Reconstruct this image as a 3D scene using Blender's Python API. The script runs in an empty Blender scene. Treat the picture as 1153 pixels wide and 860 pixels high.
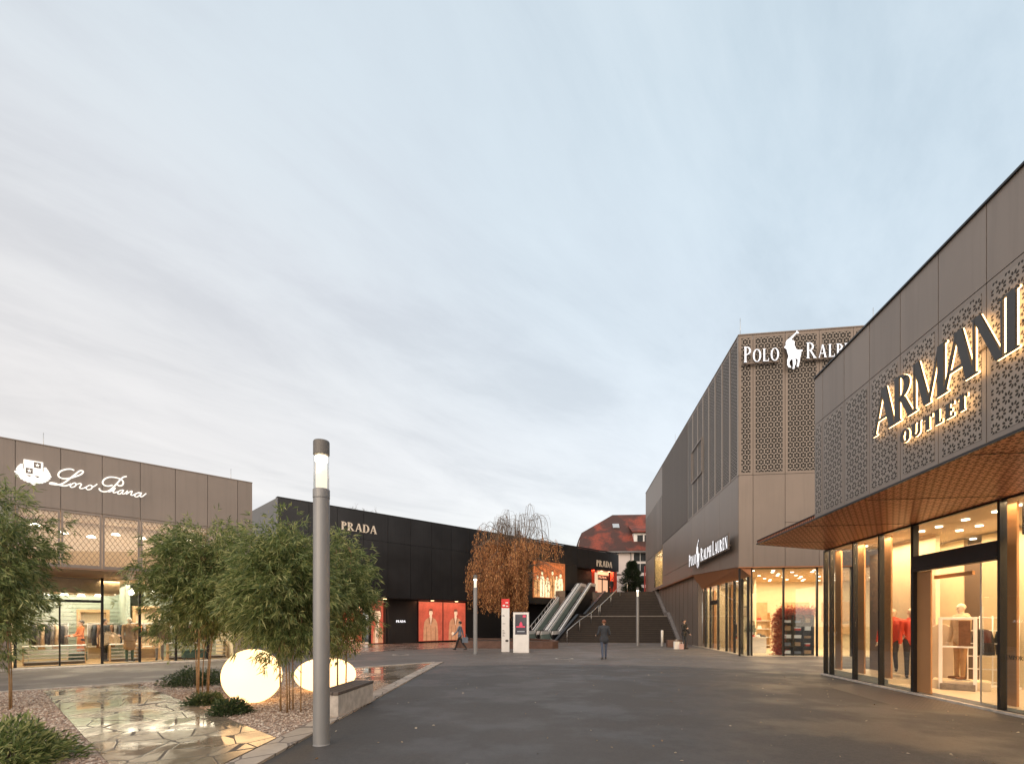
import bpy, bmesh, math, random
import numpy as np
from mathutils import Vector, Matrix
random.seed(7); rng = np.random.default_rng(7)
PI = math.pi; R = math.radians
scene = bpy.context.scene
col = scene.collection

# ------------------------------------------------------------------ helpers
class MB:
    """collects shapes for one mesh object"""
    def __init__(s): s.v = []; s.f = []; s.m = []; s.sm = []
    def add(s, vs, fs, m=0, smooth=False):
        o = len(s.v); s.v += [tuple(p) for p in vs]
        for f in fs: s.f.append(tuple(i + o for i in f)); s.m.append(m); s.sm.append(smooth)
    def box(s, x0, x1, y0, y1, z0, z1, m=0):
        s.add([(x0,y0,z0),(x1,y0,z0),(x1,y1,z0),(x0,y1,z0),(x0,y0,z1),(x1,y0,z1),(x1,y1,z1),(x0,y1,z1)],
              [(0,3,2,1),(4,5,6,7),(0,1,5,4),(1,2,6,5),(2,3,7,6),(3,0,4,7)], m)
    def hexa(s, b, t, m=0):
        """eight corners: four below, four above, both counter-clockwise"""
        s.add(list(b) + list(t), [(0,3,2,1),(4,5,6,7),(0,1,5,4),(1,2,6,5),(2,3,7,6),(3,0,4,7)], m)
    def prism(s, poly, z0, z1, m=0):
        """plan polygon raised from z0 to z1"""
        n = len(poly)
        s.add([(x,y,z0) for x,y in poly] + [(x,y,z1) for x,y in poly],
              [tuple(range(n-1,-1,-1)), tuple(range(n,2*n))] + [(i,(i+1)%n,n+(i+1)%n,n+i) for i in range(n)], m)
    def plate(s, poly, y0, y1, m=0, ms=None):
        """upright polygon in (x, z), thick from y0 (front) to y1"""
        n = len(poly)
        ar = sum(poly[i][0]*poly[(i+1)%n][1] - poly[(i+1)%n][0]*poly[i][1] for i in range(n))
        if ar < 0: poly = poly[::-1]
        s.add([(x,y0,z) for x,z in poly] + [(x,y1,z) for x,z in poly],
              [tuple(range(n))], m)
        o = len(s.v) - 2*n
        for f in [tuple(range(2*n-1,n-1,-1))] + [(i,n+i,n+(i+1)%n,(i+1)%n) for i in range(n)]:
            s.f.append(tuple(i + o for i in f)); s.m.append(m if ms is None else ms); s.sm.append(False)
    def quad(s, a, b, c, d, m=0): s.add([a,b,c,d], [(0,1,2,3)], m)
    def bar(s, p, q, w, h=None, m=0):
        """square bar from p to q"""
        h = h or w; p = Vector(p); q = Vector(q); d = (q-p).normalized()
        up = Vector((0,0,1)) if abs(d.z) < .95 else Vector((0,1,0))
        a = d.cross(up).normalized()*w/2; b = a.cross(d).normalized()*h/2
        s.hexa([p-a-b,p+a-b,q+a-b,q-a-b], [p-a+b,p+a+b,q+a+b,q-a+b], m)
    def tube(s, pts, r, n=8, m=0, cap=True):
        pts = [Vector(p) for p in pts]; k = len(pts)
        rs = r if isinstance(r, (list, tuple)) else [r]*k
        ref = None; vs = []
        for i, p in enumerate(pts):
            d = (pts[min(i+1,k-1)] - pts[max(i-1,0)]).normalized()
            if ref is None: ref = Vector((1,0,0)) if abs(d.x) < .8 else Vector((0,1,0))
            a = (ref - d*ref.dot(d)).normalized(); b = d.cross(a); ref = a
            for j in range(n):
                t = 2*PI*j/n; vs.append(p + (a*math.cos(t) + b*math.sin(t))*rs[i])
        fs = [(i*n+j, i*n+(j+1)%n, (i+1)*n+(j+1)%n, (i+1)*n+j) for i in range(k-1) for j in range(n)]
        if cap: fs += [tuple(range(n-1,-1,-1)), tuple(range((k-1)*n, k*n))]
        s.add(vs, fs, m, True)
    def lathe(s, prof, n=24, m=0, c=(0,0,0), smooth=True, sx=1, sy=1):
        """profile of (radius, z) turned round the z axis"""
        vs = [(c[0]+r*sx*math.cos(2*PI*j/n), c[1]+r*sy*math.sin(2*PI*j/n), c[2]+z) for r,z in prof for j in range(n)]
        k = len(prof)
        fs = [(i*n+j, i*n+(j+1)%n, (i+1)*n+(j+1)%n, (i+1)*n+j) for i in range(k-1) for j in range(n)]
        fs += [tuple(range(n-1,-1,-1)), tuple(range((k-1)*n, k*n))]
        s.add(vs, fs, m, smooth)
    def ball(s, c, rx, ry, rz, n=16, m=0):
        s.lathe([(max(.002,math.sin(PI*i/(n//2))), -math.cos(PI*i/(n//2))*rz) for i in range(n//2+1)], n, m, c, True, rx, ry)
    def build(s, name, mats, parent=None, loc=None, rz=None, bevel=0):
        me = bpy.data.meshes.new(name)
        me.from_pydata(s.v, [], s.f)
        if not isinstance(mats, (list, tuple)): mats = [mats]
        for q in mats: me.materials.append(q)
        me.polygons.foreach_set('material_index', s.m); me.polygons.foreach_set('use_smooth', s.sm)
        me.update()
        o = bpy.data.objects.new(name, me); col.objects.link(o)
        if parent is not None: o.parent = parent
        if loc is not None: o.location = loc
        if rz is not None: o.rotation_euler = (0,0,rz)
        if bevel:
            b = o.modifiers.new('bevel', 'BEVEL'); b.width = bevel; b.segments = 2; b.limit_method = 'ANGLE'
        return o

def np_mesh(name, V, F, mats, parent=None, fm=None, smooth=False):
    me = bpy.data.meshes.new(name); k = F.shape[1]
    me.vertices.add(len(V)); me.vertices.foreach_set('co', np.asarray(V, np.float32).ravel())
    me.loops.add(F.size); me.loops.foreach_set('vertex_index', np.asarray(F, np.int32).ravel())
    me.polygons.add(len(F)); me.polygons.foreach_set('loop_start', np.arange(0, F.size, k, dtype=np.int32))
    me.polygons.foreach_set('loop_total', np.full(len(F), k, dtype=np.int32))
    for q in (mats if isinstance(mats, (list, tuple)) else [mats]): me.materials.append(q)
    if fm is not None: me.polygons.foreach_set('material_index', np.asarray(fm, np.int32))
    me.polygons.foreach_set('use_smooth', np.full(len(F), smooth))
    me.update(calc_edges=True); me.validate()
    o = bpy.data.objects.new(name, me); col.objects.link(o)
    if parent is not None: o.parent = parent
    return o

def tag(o, label=None, cat=None, group=None, kind=None):
    if label: o['label'] = label
    if cat: o['category'] = cat
    if group: o['group'] = group
    if kind: o['kind'] = kind
    return o
def thing(name, label, cat, loc=(0,0,0), rz=0, group=None):
    o = bpy.data.objects.new(name, None); col.objects.link(o)
    o.empty_display_size = .2; o.location = loc; o.rotation_euler = (0,0,rz)
    return tag(o, label, cat, group)
KIDS = {}
def children(o): return [c for c in bpy.data.objects if c.parent is o]
def copy_tree(o, loc=None, rz=None, label=None, parent=None):
    c = o.copy(); col.objects.link(c)
    if parent is not None: c.parent = parent
    if loc is not None: c.location = loc
    if rz is not None: c.rotation_euler = (0,0,rz)
    if label: c['label'] = label
    for ch in children(o): copy_tree(ch, parent=c)
    return c
def discs(spots, parent, mat, prof, name='downlight'):
    """one small lamp body, then copies of it as further parts"""
    b = MB(); b.lathe(prof, 14); o = b.build(name, mat, parent, loc=spots[0])
    for p in spots[1:]:
        c = o.copy(); col.objects.link(c); c.parent = parent; c.location = p
class Fr:
    """a local frame standing in the plaza: x along the facade, y into the building"""
    def __init__(s, x, y, dx, dy, z=0):
        n = math.hypot(dx, dy); s.o = Vector((x,y,z)); s.x = Vector((dx/n,dy/n,0)); s.y = Vector((-dy/n,dx/n,0)); s.rz = math.atan2(dy,dx)
    def at(s, x, y, z=0): return s.o + s.x*x + s.y*y + Vector((0,0,z))
    def lamp(s, name, x, y, z, sx, sy, power, color, face='down'):
        l = bpy.data.lights.new(name, 'AREA'); l.shape = 'RECTANGLE'; l.size = sx; l.size_y = sy; l.energy = power; l.color = color
        o = bpy.data.objects.new(name, l); col.objects.link(o); o.location = s.at(x,y,z)
        o.rotation_euler = (0,0,s.rz) if face == 'down' else face
        return o

# ------------------------------------------------------------------ materials
class NT:
    def __init__(s, nt): s.t = nt
    def n(s, kind, **kw):
        x = s.t.nodes.new('ShaderNode' + kind)
        for k, v in kw.items(): setattr(x, k, v)
        return x
    def put(s, sock, v):
        if isinstance(v, bpy.types.NodeSocket): s.t.links.new(v, sock)
        else: sock.default_value = v
    def m(s, op, a, b=0.0, c=None):
        x = s.n('Math', operation=op); s.put(x.inputs[0], a); s.put(x.inputs[1], b)
        if c is not None: s.put(x.inputs[2], c)
        return x.outputs[0]
    def mix(s, f, a, b, blend='MIX'):
        x = s.n('Mix', data_type='RGBA', blend_type=blend); s.put(x.inputs[0], f); s.put(x.inputs[6], a); s.put(x.inputs[7], b)
        return x.outputs[2]
    def noise(s, vec, scale, detail=4, rough=.55):
        x = s.n('TexNoise'); s.put(x.inputs['Vector'], vec); x.inputs['Scale'].default_value = scale
        x.inputs['Detail'].default_value = detail; x.inputs['Roughness'].default_value = rough
        return x.outputs[0]
    def ramp(s, f, a, b):
        x = s.n('MapRange', interpolation_type='SMOOTHSTEP'); s.put(x.inputs[0], f); s.put(x.inputs[1], a); s.put(x.inputs[2], b)
        return x.outputs[0]
def c4(c): return (c[0], c[1], c[2], 1.0)
def newmat(name):
    m = bpy.data.materials.new(name); m.use_nodes = True
    t = NT(m.node_tree); b = m.node_tree.nodes['Principled BSDF']
    tc = t.n('TexCoord')
    return m, t, b, tc.outputs['Object']
def P(name, color, rough=.5, metal=0.0, var=.12, scale=3.0, bump=0.0, bscale=60.0, emit=None, es=0.0, spec=.5, rvar=.12, streak=0.0):
    m, t, b, oc = newmat(name)
    nz = t.noise(oc, scale)
    lo = tuple(x*(1-var) for x in color); hi = tuple(min(1, x*(1+var)) for x in color)
    cc = t.mix(t.ramp(nz, .3, .7), c4(lo), c4(hi))
    if streak:      # rain streaks and grime running down the sheet
        mp = t.n('Mapping'); mp.inputs['Scale'].default_value = (7,7,.35); t.put(mp.inputs[0], oc)
        cc = t.mix(t.m('MULTIPLY', t.ramp(t.noise(mp.outputs[0], 1, 5), .45, .75), streak), cc, c4(tuple(x*.55 for x in color)))
    if streak:      # sheets from different batches differ a little
        gi = t.n('NewGeometry'); cc = t.mix(t.m('MULTIPLY', gi.outputs['Random Per Island'], .22), cc, c4(tuple(x*.55 for x in color)))
    t.put(b.inputs['Base Color'], cc)
    r = t.n('MapRange'); t.put(r.inputs[0], nz); r.inputs[3].default_value = max(.02, rough-rvar*rough); r.inputs[4].default_value = min(1, rough+rvar*rough)
    t.put(b.inputs['Roughness'], r.outputs[0])
    b.inputs['Metallic'].default_value = metal; b.inputs['Specular IOR Level'].default_value = spec
    if bump:
        bp = t.n('Bump'); bp.inputs['Strength'].default_value = bump; bp.inputs['Distance'].default_value = .01
        t.put(bp.inputs['Height'], t.noise(oc, bscale, 3)); t.put(b.inputs['Normal'], bp.outputs[0])
    if emit is not None:
        b.inputs['Emission Color'].default_value = c4(emit); b.inputs['Emission Strength'].default_value = es
    return m
def perforated(name, base, p, petals, r0, a, b_, axes='wall', hole=(.018,.016,.014), rough=.5, metal=.25):
    """sheet metal pierced with rosettes set on a hexagonal grid"""
    m, t, b, oc = newmat(name)
    sp = t.n('SeparateXYZ'); t.put(sp.inputs[0], oc)
    if axes == 'wall': u, v = t.m('ADD', sp.outputs[0], sp.outputs[1]), sp.outputs[2]
    else: u, v = sp.outputs[0], sp.outputs[1]
    sx, sy = p, p*1.7320508
    def cell(ox, oy):
        x = t.m('SUBTRACT', t.m('FLOORED_MODULO', t.m('SUBTRACT', u, ox), sx), sx/2)
        y = t.m('SUBTRACT', t.m('FLOORED_MODULO', t.m('SUBTRACT', v, oy), sy), sy/2)
        return x, y, t.m('ADD', t.m('MULTIPLY', x, x), t.m('MULTIPLY', y, y))
    x1,y1,l1 = cell(0,0); x2,y2,l2 = cell(sx/2, sy/2)
    sel = t.m('LESS_THAN', l1, l2)
    def pick(q1, q2): return t.m('ADD', t.m('MULTIPLY', sel, q1), t.m('MULTIPLY', t.m('SUBTRACT', 1.0, sel), q2))
    qx, qy = pick(x1,x2), pick(y1,y2); r = t.m('SQRT', t.m('MINIMUM', l1, l2))
    th = t.m('ARCTAN2', qy, qx); seg = 2*PI/petals
    th = t.m('SUBTRACT', t.m('FLOORED_MODULO', t.m('ADD', th, .0001), seg), seg/2)
    px = t.m('MULTIPLY', r, t.m('COSINE', th)); py = t.m('MULTIPLY', r, t.m('SINE', th))
    e1 = t.m('DIVIDE', t.m('SUBTRACT', px, r0*p), a*p); e2 = t.m('DIVIDE', py, b_*p)
    d = t.m('ADD', t.m('MULTIPLY', e1, e1), t.m('MULTIPLY', e2, e2))
    h = t.m('LESS_THAN', d, 1.0)
    nz = t.ramp(t.noise(oc, 1.3), .3, .7)
    bc = t.mix(nz, c4(tuple(x*.92 for x in base)), c4(tuple(x*1.06 for x in base)))
    t.put(b.inputs['Base Color'], t.mix(h, bc, c4(hole)))
    t.put(b.inputs['Roughness'], t.m('ADD', rough, t.m('MULTIPLY', h, .4)))
    t.put(b.inputs['Metallic'], t.m('MULTIPLY', t.m('SUBTRACT', 1.0, h), metal))
    bp = t.n('Bump'); bp.inputs['Strength'].default_value = .6; bp.inputs['Distance'].default_value = .012; bp.invert = True
    t.put(bp.inputs['Height'], t.ramp(d, 1.25, .8)); t.put(b.inputs['Normal'], bp.outputs[0])
    return m
def glass_mat(name, tint=(.93,.95,.94), refl=.07, rough=0.0):
    m, t, b, oc = newmat(name); nt = m.node_tree; nt.nodes.remove(b)
    out = nt.nodes['Material Output']
    tr = t.n('BsdfTransparent'); tr.inputs[0].default_value = c4(tint)
    gl = t.n('BsdfGlossy'); gl.inputs['Roughness'].default_value = rough; gl.inputs[0].default_value = (1,1,1,1)
    lw = t.n('LayerWeight'); lw.inputs[0].default_value = .5
    f = t.m('ADD', refl, t.m('MULTIPLY', t.m('POWER', lw.outputs['Facing'], 4.0), .85))
    mx = t.n('MixShader'); t.put(mx.inputs[0], f); t.put(mx.inputs[1], tr.outputs[0]); t.put(mx.inputs[2], gl.outputs[0])
    t.put(out.inputs[0], mx.outputs[0])
    return m
def leaf_mat(name, c1, c2, c3, rough=.45, trans=.25):
    m, t, b, oc = newmat(name); nt = m.node_tree
    g = t.n('NewGeometry'); r = g.outputs['Random Per Island']
    cr = t.n('ValToRGB'); e = cr.color_ramp.elements
    e[0].color = c4(c1); e[1].color = c4(c3); k = cr.color_ramp.elements.new(.55); k.color = c4(c2)
    t.put(cr.inputs[0], r); cc = cr.outputs[0]
    t.put(b.inputs['Base Color'], cc); b.inputs['Roughness'].default_value = rough
    tl = t.n('BsdfTranslucent'); t.put(tl.inputs[0], cc)
    mx = t.n('MixShader'); mx.inputs[0].default_value = trans
    t.put(mx.inputs[1], b.outputs[0]); t.put(mx.inputs[2], tl.outputs[0]); t.put(nt.nodes['Material Output'].inputs[0], mx.outputs[0])
    return m
def emit_mat(name, c, s, grain=0.0):
    m, t, b, oc = newmat(name)
    b.inputs['Base Color'].default_value = c4(tuple(x*.22 for x in c)); b.inputs['Emission Color'].default_value = c4(c); b.inputs['Emission Strength'].default_value = s
    if grain:       # tones printed on a lit picture
        n_ = t.m('ADD', t.m('MULTIPLY', t.noise(oc, 3.2, 5, .6), .7), t.m('MULTIPLY', t.noise(oc, 11, 4, .6), .3))
        t.put(b.inputs['Emission Color'], t.mix(t.ramp(n_, .38, .62), c4(tuple(x*(1-grain) for x in c)), c4(tuple(min(1,x*(1+.35*grain)) for x in c))))
    return m

M = {}
M['bronze'] = P('bronze_sheet', (.24,.196,.167), .48, .25, .07, .5, streak=.22)
M['bronze_dark'] = P('dark_bronze_sheet', (.17,.135,.113), .5, .25, .06, .8)
M['bronze_fin'] = P('bronze_fin', (.50,.26,.115), .42, .2, .06, 1.0)
M['taupe'] = P('taupe_sheet', (.27,.228,.20), .5, .25, .07, .5, streak=.22)
M['cavity'] = P('dark_cavity', (.02,.018,.016), .8)
M['perf_a'] = perforated('rosette_screen', (.29,.25,.22), .18, 8, .30, .135, .085, hole=(.04,.034,.03))
M['perf_p'] = perforated('star_screen', (.25,.215,.188), .29, 6, .32, .165, .15)
M['perf_s'] = perforated('soffit_screen', (.52,.18,.075), .205, 8, .30, .13, .085, 'soffit', (.10,.032,.015), .42)
M['copper'] = P('copper_soffit', (.46,.20,.095), .4, .25, .06, 1.2)
M['brown_soffit'] = P('brown_soffit', (.25,.15,.095), .45, .2, .08, 1)
M['rib'] = P('pale_bronze_rib', (.33,.28,.24), .45, .25, .05, 1)
M['black_metal'] = P('black_metal', (.018,.017,.017), .4, .3, .1)
M['black_panel'] = P('black_panel', (.024,.024,.026), .38, .2, .3, .35, streak=.5)
M['grey_panel'] = P('grey_render', (.14,.145,.155), .6, 0, .08, .6)
M['white_paint'] = P('white_paint', (.86,.85,.83), .5, 0, .04)
M['cream'] = P('cream_wall', (.74,.64,.46), .6, 0, .04)
M['beige'] = P('beige_wall', (.62,.50,.36), .6, 0, .05)
M['mint'] = P('mint_wall', (.36,.43,.37), .5, 0, .06, .6)
M['wood_floor'] = P('oak_floor', (.50,.33,.16), .35, 0, .15, 4)
M['oak'] = P('oak', (.55,.37,.2), .45, 0, .12, 5)
M['pale_floor'] = P('pale_floor', (.62,.53,.4), .3, 0, .06)
M['glass'] = glass_mat('shop_glass')
M['glass_green'] = glass_mat('balustrade_glass', (.70,.84,.78), .08)
M['lamp_glass'] = glass_mat('lamp_glass', (.9,.88,.84), .12, .1)
M['steel'] = P('brushed_steel', (.55,.55,.54), .35, .8, .06, 4)
M['pole_grey'] = P('grey_powder_coat', (.27,.275,.285), .42, .3, .05, 2)
M['concrete'] = P('pale_concrete', (.48,.44,.40), .75, 0, .18, 7, .25, 80)
M['dark_wood'] = P('dark_timber', (.10,.08,.07), .55, 0, .25, 14, .2, 40)
M['stair'] = P('dark_stair_stone', (.055,.043,.036), .8, 0, .15, 3, .1, 50)
M['nosing'] = P('stair_nosing', (.012,.010,.009), .8)
M['corten'] = P('rust_brown_planter', (.13,.07,.052), .6, .1, .2, 3)
M['sign_white'] = emit_mat('lit_white_letter', (1,.98,1), 1.25)
M['sign_warm'] = emit_mat('lit_warm_white_letter', (1,.93,.83), 1.25)
M['halo'] = emit_mat('amber_backlight', (1,.60,.26), 7.0)
M['letter_dark'] = P('dark_letter_face', (.05,.047,.045), .45, .2)
M['pale_letter'] = P('pale_gold_letter', (.72,.62,.50), .4, .1, .04, emit=(1,.85,.68), es=.06)
M['globe'] = emit_mat('lit_globe', (1,.60,.27), 3.2)
M['lamp_on'] = emit_mat('lit_bulb', (1,.84,.62), 9.0)
M['lamp_core'] = emit_mat('lit_diffuser', (1,.88,.70), 1.5)
M['spot'] = emit_mat('lit_downlight', (1,.86,.66), 8.0)
M['spot_warm'] = emit_mat('lit_warm_downlight', (1,.62,.3), 7.0)
M['red'] = P('red_lacquer', (.55,.035,.02), .4)
M['green_seat'] = P('green_velvet', (.03,.085,.05), .8)
M['skin'] = P('skin', (.52,.33,.24), .55, 0, .05)
M['navy'] = P('navy_cloth', (.035,.04,.05), .8, 0, .15, 9)
M['jeans'] = P('blue_denim', (.07,.09,.14), .85, 0, .2, 12)
M['black_cloth'] = P('black_cloth', (.02,.02,.022), .8, 0, .2, 9)
M['shoe'] = P('black_leather', (.02,.018,.016), .4)
M['hair_red'] = P('auburn_hair', (.17,.06,.03), .6, 0, .3, 25)
M['hair_dark'] = P('dark_hair', (.03,.02,.016), .55, 0, .3, 25)
M['red_puffer'] = P('red_puffer', (.62,.06,.025), .5, 0, .12, 8)
M['beige_puffer'] = P('beige_puffer', (.52,.38,.24), .6, 0, .12, 8)
M['camel'] = P('camel_wool', (.40,.24,.12), .85, 0, .12, 10)
M['orange_coat'] = P('rust_orange_wool', (.50,.15,.05), .85, 0, .12, 10)
M['mannequin'] = P('mannequin_cream', (.66,.55,.42), .45)
M['brown_cloth'] = P('brown_wool', (.16,.08,.045), .85, 0, .2, 9)
M['grey_cloth'] = P('grey_wool', (.20,.18,.16), .85, 0, .2, 9)
M['tartan'] = P('plaid_scarf', (.45,.28,.24), .85, 0, .4, 30)
M['bag_blue'] = P('slate_blue_bag', (.14,.17,.22), .6)
M['bark'] = P('bark', (.16,.12,.09), .85, 0, .25, 14, .3, 30)
M['culm'] = P('bamboo_culm', (.28,.17,.08), .45, 0, .25, 9)
M['leaf'] = leaf_mat('bamboo_leaf', (.06,.098,.032), (.215,.275,.092), (.49,.48,.21), .45, .35)
M['leaf_dark'] = leaf_mat('dark_leaf', (.018,.04,.014), (.05,.085,.03), (.11,.14,.05))
M['needle'] = leaf_mat('evergreen_needle', (.012,.024,.012), (.022,.042,.018), (.04,.06,.025), .6, .1)
M['copper_leaf'] = leaf_mat('copper_leaf', (.20,.08,.032), (.56,.24,.085), (.78,.44,.18), .6, .2)
M['red_flower'] = leaf_mat('red_blossom', (.22,.012,.012), (.45,.03,.02), (.6,.12,.05), .6, .2)
# ------------------------------------------------------------------ lettering
def glyph(c, T, t, S, h):
    """serif capital of height 1 as a list of convex or simple polygons, and its width"""
    out = []
    def st(x0,y0,x1,y1,w): out.append([(x0-w/2,y0),(x0+w/2,y0),(x1+w/2,y1),(x1-w/2,y1)])
    def rect(x0,x1,y0,y1): out.append([(x0,y0),(x1,y0),(x1,y1),(x0,y1)])
    def ser(x,w,top=0): rect(x-w/2-S, x+w/2+S, (1-h) if top else 0, 1 if top else h)
    def ring(cx,cy,rx,ry,ix,iy,a0,a1,n=14):
        pts = [(cx+rx*math.cos(a0+(a1-a0)*i/n), cy+ry*math.sin(a0+(a1-a0)*i/n)) for i in range(n+1)]
        ins = [(cx+ix*math.cos(a0+(a1-a0)*i/n), cy+iy*math.sin(a0+(a1-a0)*i/n)) for i in range(n+1)]
        for i in range(n): out.append([pts[i],pts[i+1],ins[i+1],ins[i]])
    if c == 'A':
        st(.13,h*.5,.43,1,t); st(.74,h*.5,.43+(T-t)*.2,1,T); rect(.24,.60,.30,.30+t); ser(.13,t); ser(.74,T); w = .88
    elif c in 'RP':
        x = .08+T/2; st(x,0,x,1,T); ser(x,T); rect(x-T/2-S,x,1-h,1)
        ring(x+.06,.735,.40,.265,.40-T,.265-t,-PI/2,PI/2); rect(x,x+.07,1-t,1); rect(x,x+.07,.47,.47+t); w = .66
        if c == 'R': st(.70,h*.5,.36,.48,T); ser(.70,T); w = .86
    elif c == 'M':
        st(.12,0,.12,1,t); ser(.12,t); rect(.12-S,.16,1-h,1); st(.52,0,.17,1,T); st(.55,0,.88,1,t); x = .93; st(x,0,x,1,T); ser(x,T); rect(x,x+T/2+S,1-h,1); w = 1.1
    elif c == 'N':
        st(.12,0,.12,1,t); ser(.12,t); rect(.12-S,.14,1-h,1); st(.76,0,.19,1,T); st(.81,0,.81,1,t); ser(.81,t,1); w = .95
    elif c == 'I': x = .10+T/2; st(x,0,x,1,T); ser(x,T); ser(x,T,1); w = .2+T
    elif c == 'O': ring(.45,.5,.42,.515,.42-T,.515-t,0,2*PI,28); w = .9
    elif c == 'D':
        x = .08+T/2; st(x,0,x,1,T); rect(x-T/2-S,x,0,h); rect(x-T/2-S,x,1-h,1)
        ring(x+.18,.5,.46,.5,.46-T,.5-t,-PI/2,PI/2,18); rect(x,x+.19,0,t); rect(x,x+.19,1-t,1); w = .84
    elif c == 'U':
        x = .10+T/2; st(x,.3,x,1,T); ser(x,T,1); st(.72,.3,.72,1,t); ser(.72,t,1)
        cx = (x-T/2+.72+t/2)/2; rx = (.72+t/2-x+T/2)/2; ring(cx,.31,rx,.325,rx-(T+t)/2,.325-t*1.3,PI,2*PI); w = .86
    elif c == 'T': st(.4,0,.4,1,T); ser(.4,T); rect(.05,.75,1-t,1); rect(.05,.05+h,.78,1); rect(.75-h,.75,.78,1); w = .8
    elif c in 'LE':
        x = .10+T/2; st(x,0,x,1,T); rect(x-T/2-S,x,0,h); rect(x-T/2-S,x+T/2+S*(c=='L'),1-h,1)
        rect(x,.64,0,t); rect(.64-h,.64,0,.24); w = .70
        if c == 'E': rect(x,.62,1-t,1); rect(.62-h,.62,.80,1); rect(x,.48,.49,.49+t); rect(.48-h,.48,.40,.61)
    elif c == 'H': x = .10+T/2; st(x,0,x,1,T); ser(x,T); ser(x,T,1); y = x+.55; st(y,0,y,1,T); ser(y,T); ser(y,T,1); rect(x,y,.48,.48+t); w = y+T/2+.1
    else: w = .4
    return out, w
def write(mb, text, x, z, hgt, y0, y1, width=None, T=.17, t=.05, S=.07, h=.05, gap=.03, small=None, m=0, grow=0.0, ms=None):
    """letters of height HGT from x on the base line z; a lower-case letter is a small capital"""
    items = []; pen = 0.0
    for ch in text:
        if ch == ' ': pen += .38; continue
        k = (small or 1.0) if ch.islower() else 1.0
        ps, w = glyph(ch.upper(), T/(k**.5), t/(k**.5), S, h)
        items.append((ps, pen, k)); pen += w*k + gap
    sx = (width/(pen-gap)) if width else hgt
    i = 0
    for ps, p0, k in items:
        for poly in ps:
            e = .0007*(i % 13); i += 1
            q = [(x+(p0+a*k)*sx, z+b*k*hgt) for a,b in poly]
            if grow:
                cx = sum(a for a,_ in q)/len(q); cz = sum(b for _,b in q)/len(q)
                q = [(a+math.copysign(grow,a-cx), b+math.copysign(grow,b-cz)) for a,b in q]
            mb.plate(q, y0+e, y1+e, m, ms)
    return pen*sx
def smooth_path(pts, k=5):
    """Catmull-Rom curve through points"""
    out = []
    for i in range(len(pts)-1):
        a, b, c, d = pts[max(i-1,0)], pts[i], pts[i+1], pts[min(i+2,len(pts)-1)]
        for j in range(k):
            t = j/k
            out.append(tuple(.5*(2*b[n] + (c[n]-a[n])*t + (2*a[n]-5*b[n]+4*c[n]-d[n])*t*t + (3*b[n]-a[n]-3*c[n]+d[n])*t**3) for n in (0,1)))
    out.append(tuple(pts[-1])); return out
RIDER = [(0.557,1.799),(0.671,1.677),(0.603,1.634),(0.557,1.659),(0.317,1.38),(0.431,1.339),(0.476,1.26),(0.461,1.127),(0.557,0.904),(0.671,0.874),(0.746,0.877),(0.81,0.886),(0.822,0.818),(0.759,0.782),(0.759,0.674),(0.714,0.516),(0.688,0.302),(0.646,0.09),(0.557,0.096),(0.603,0.308),(0.603,0.443),(0.552,0.46),(0.494,0.531),(0.537,0.313),(0.519,0.206),(0.476,0.155),(0.461,0.008),(0.375,0.0),(0.4,0.16),(0.385,0.431),(0.317,0.463),(0.241,0.333),(0.248,0.198),(0.317,0.125),(0.304,0.059),(0.203,0.098),(0.147,0.204),(0.147,0.447),(0.203,0.606),(0.139,0.826),(0.122,0.935),(0.0,1.039),(0.081,1.141),(0.076,1.263),(0.127,1.367),(0.216,1.436),(0.537,1.714)]
SCRIPT = [[(1.752,6.777),(1.665,6.8),(1.538,6.763),(1.412,6.674),(1.355,6.554),(1.389,6.468),(1.492,6.443),(1.63,6.486),(1.794,6.582),(1.924,6.678),(1.979,6.772),(1.948,6.81),(1.877,6.773),(1.771,6.64),(1.654,6.491),(1.549,6.361),(1.446,6.263),(1.332,6.21),(1.219,6.204),(1.148,6.211),(1.186,6.249),(1.287,6.245),(1.4,6.208),(1.515,6.208),(1.612,6.258),(1.677,6.308)],
[(1.771,6.358),(1.724,6.333),(1.654,6.247),(1.677,6.189),(1.759,6.23),(1.806,6.317),(1.771,6.358),(1.806,6.314),(1.86,6.344),(1.901,6.364),(1.936,6.333),(1.889,6.223),(1.924,6.192),(1.996,6.221),(2.056,6.27)],
[(2.177,6.357),(2.129,6.338),(2.056,6.255),(2.092,6.188),(2.177,6.223),(2.226,6.319),(2.177,6.357),(2.226,6.312),(2.287,6.356),(2.348,6.432)],
[(3.158,6.861),(3.059,6.808),(2.981,6.71),(2.877,6.541),(2.749,6.353),(2.648,6.243),(2.522,6.194),(2.423,6.227),(2.403,6.294)],
[(2.762,6.47),(2.648,6.415),(2.535,6.426),(2.492,6.515),(2.547,6.639),(2.673,6.73),(2.826,6.754),(2.981,6.726),(3.059,6.643),(3.033,6.522),(2.942,6.481),(2.898,6.519)],
[(2.648,6.21),(2.737,6.259),(2.839,6.386),(2.78,6.244),(2.805,6.206),(2.903,6.267)],
[(3.059,6.352),(3.007,6.335),(2.929,6.281),(2.903,6.201),(2.968,6.196),(3.046,6.293),(3.066,6.353),(3.027,6.233),(3.072,6.215),(3.137,6.277),(3.182,6.351),(3.142,6.221),(3.256,6.331),(3.314,6.352),(3.274,6.225),(3.322,6.213),(3.402,6.275),(3.497,6.339),(3.537,6.339)],
[(3.578,6.35),(3.524,6.33),(3.429,6.286),(3.381,6.197),(3.456,6.177),(3.551,6.284),(3.583,6.351),(3.545,6.213),(3.605,6.216),(3.72,6.349)]]
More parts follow.
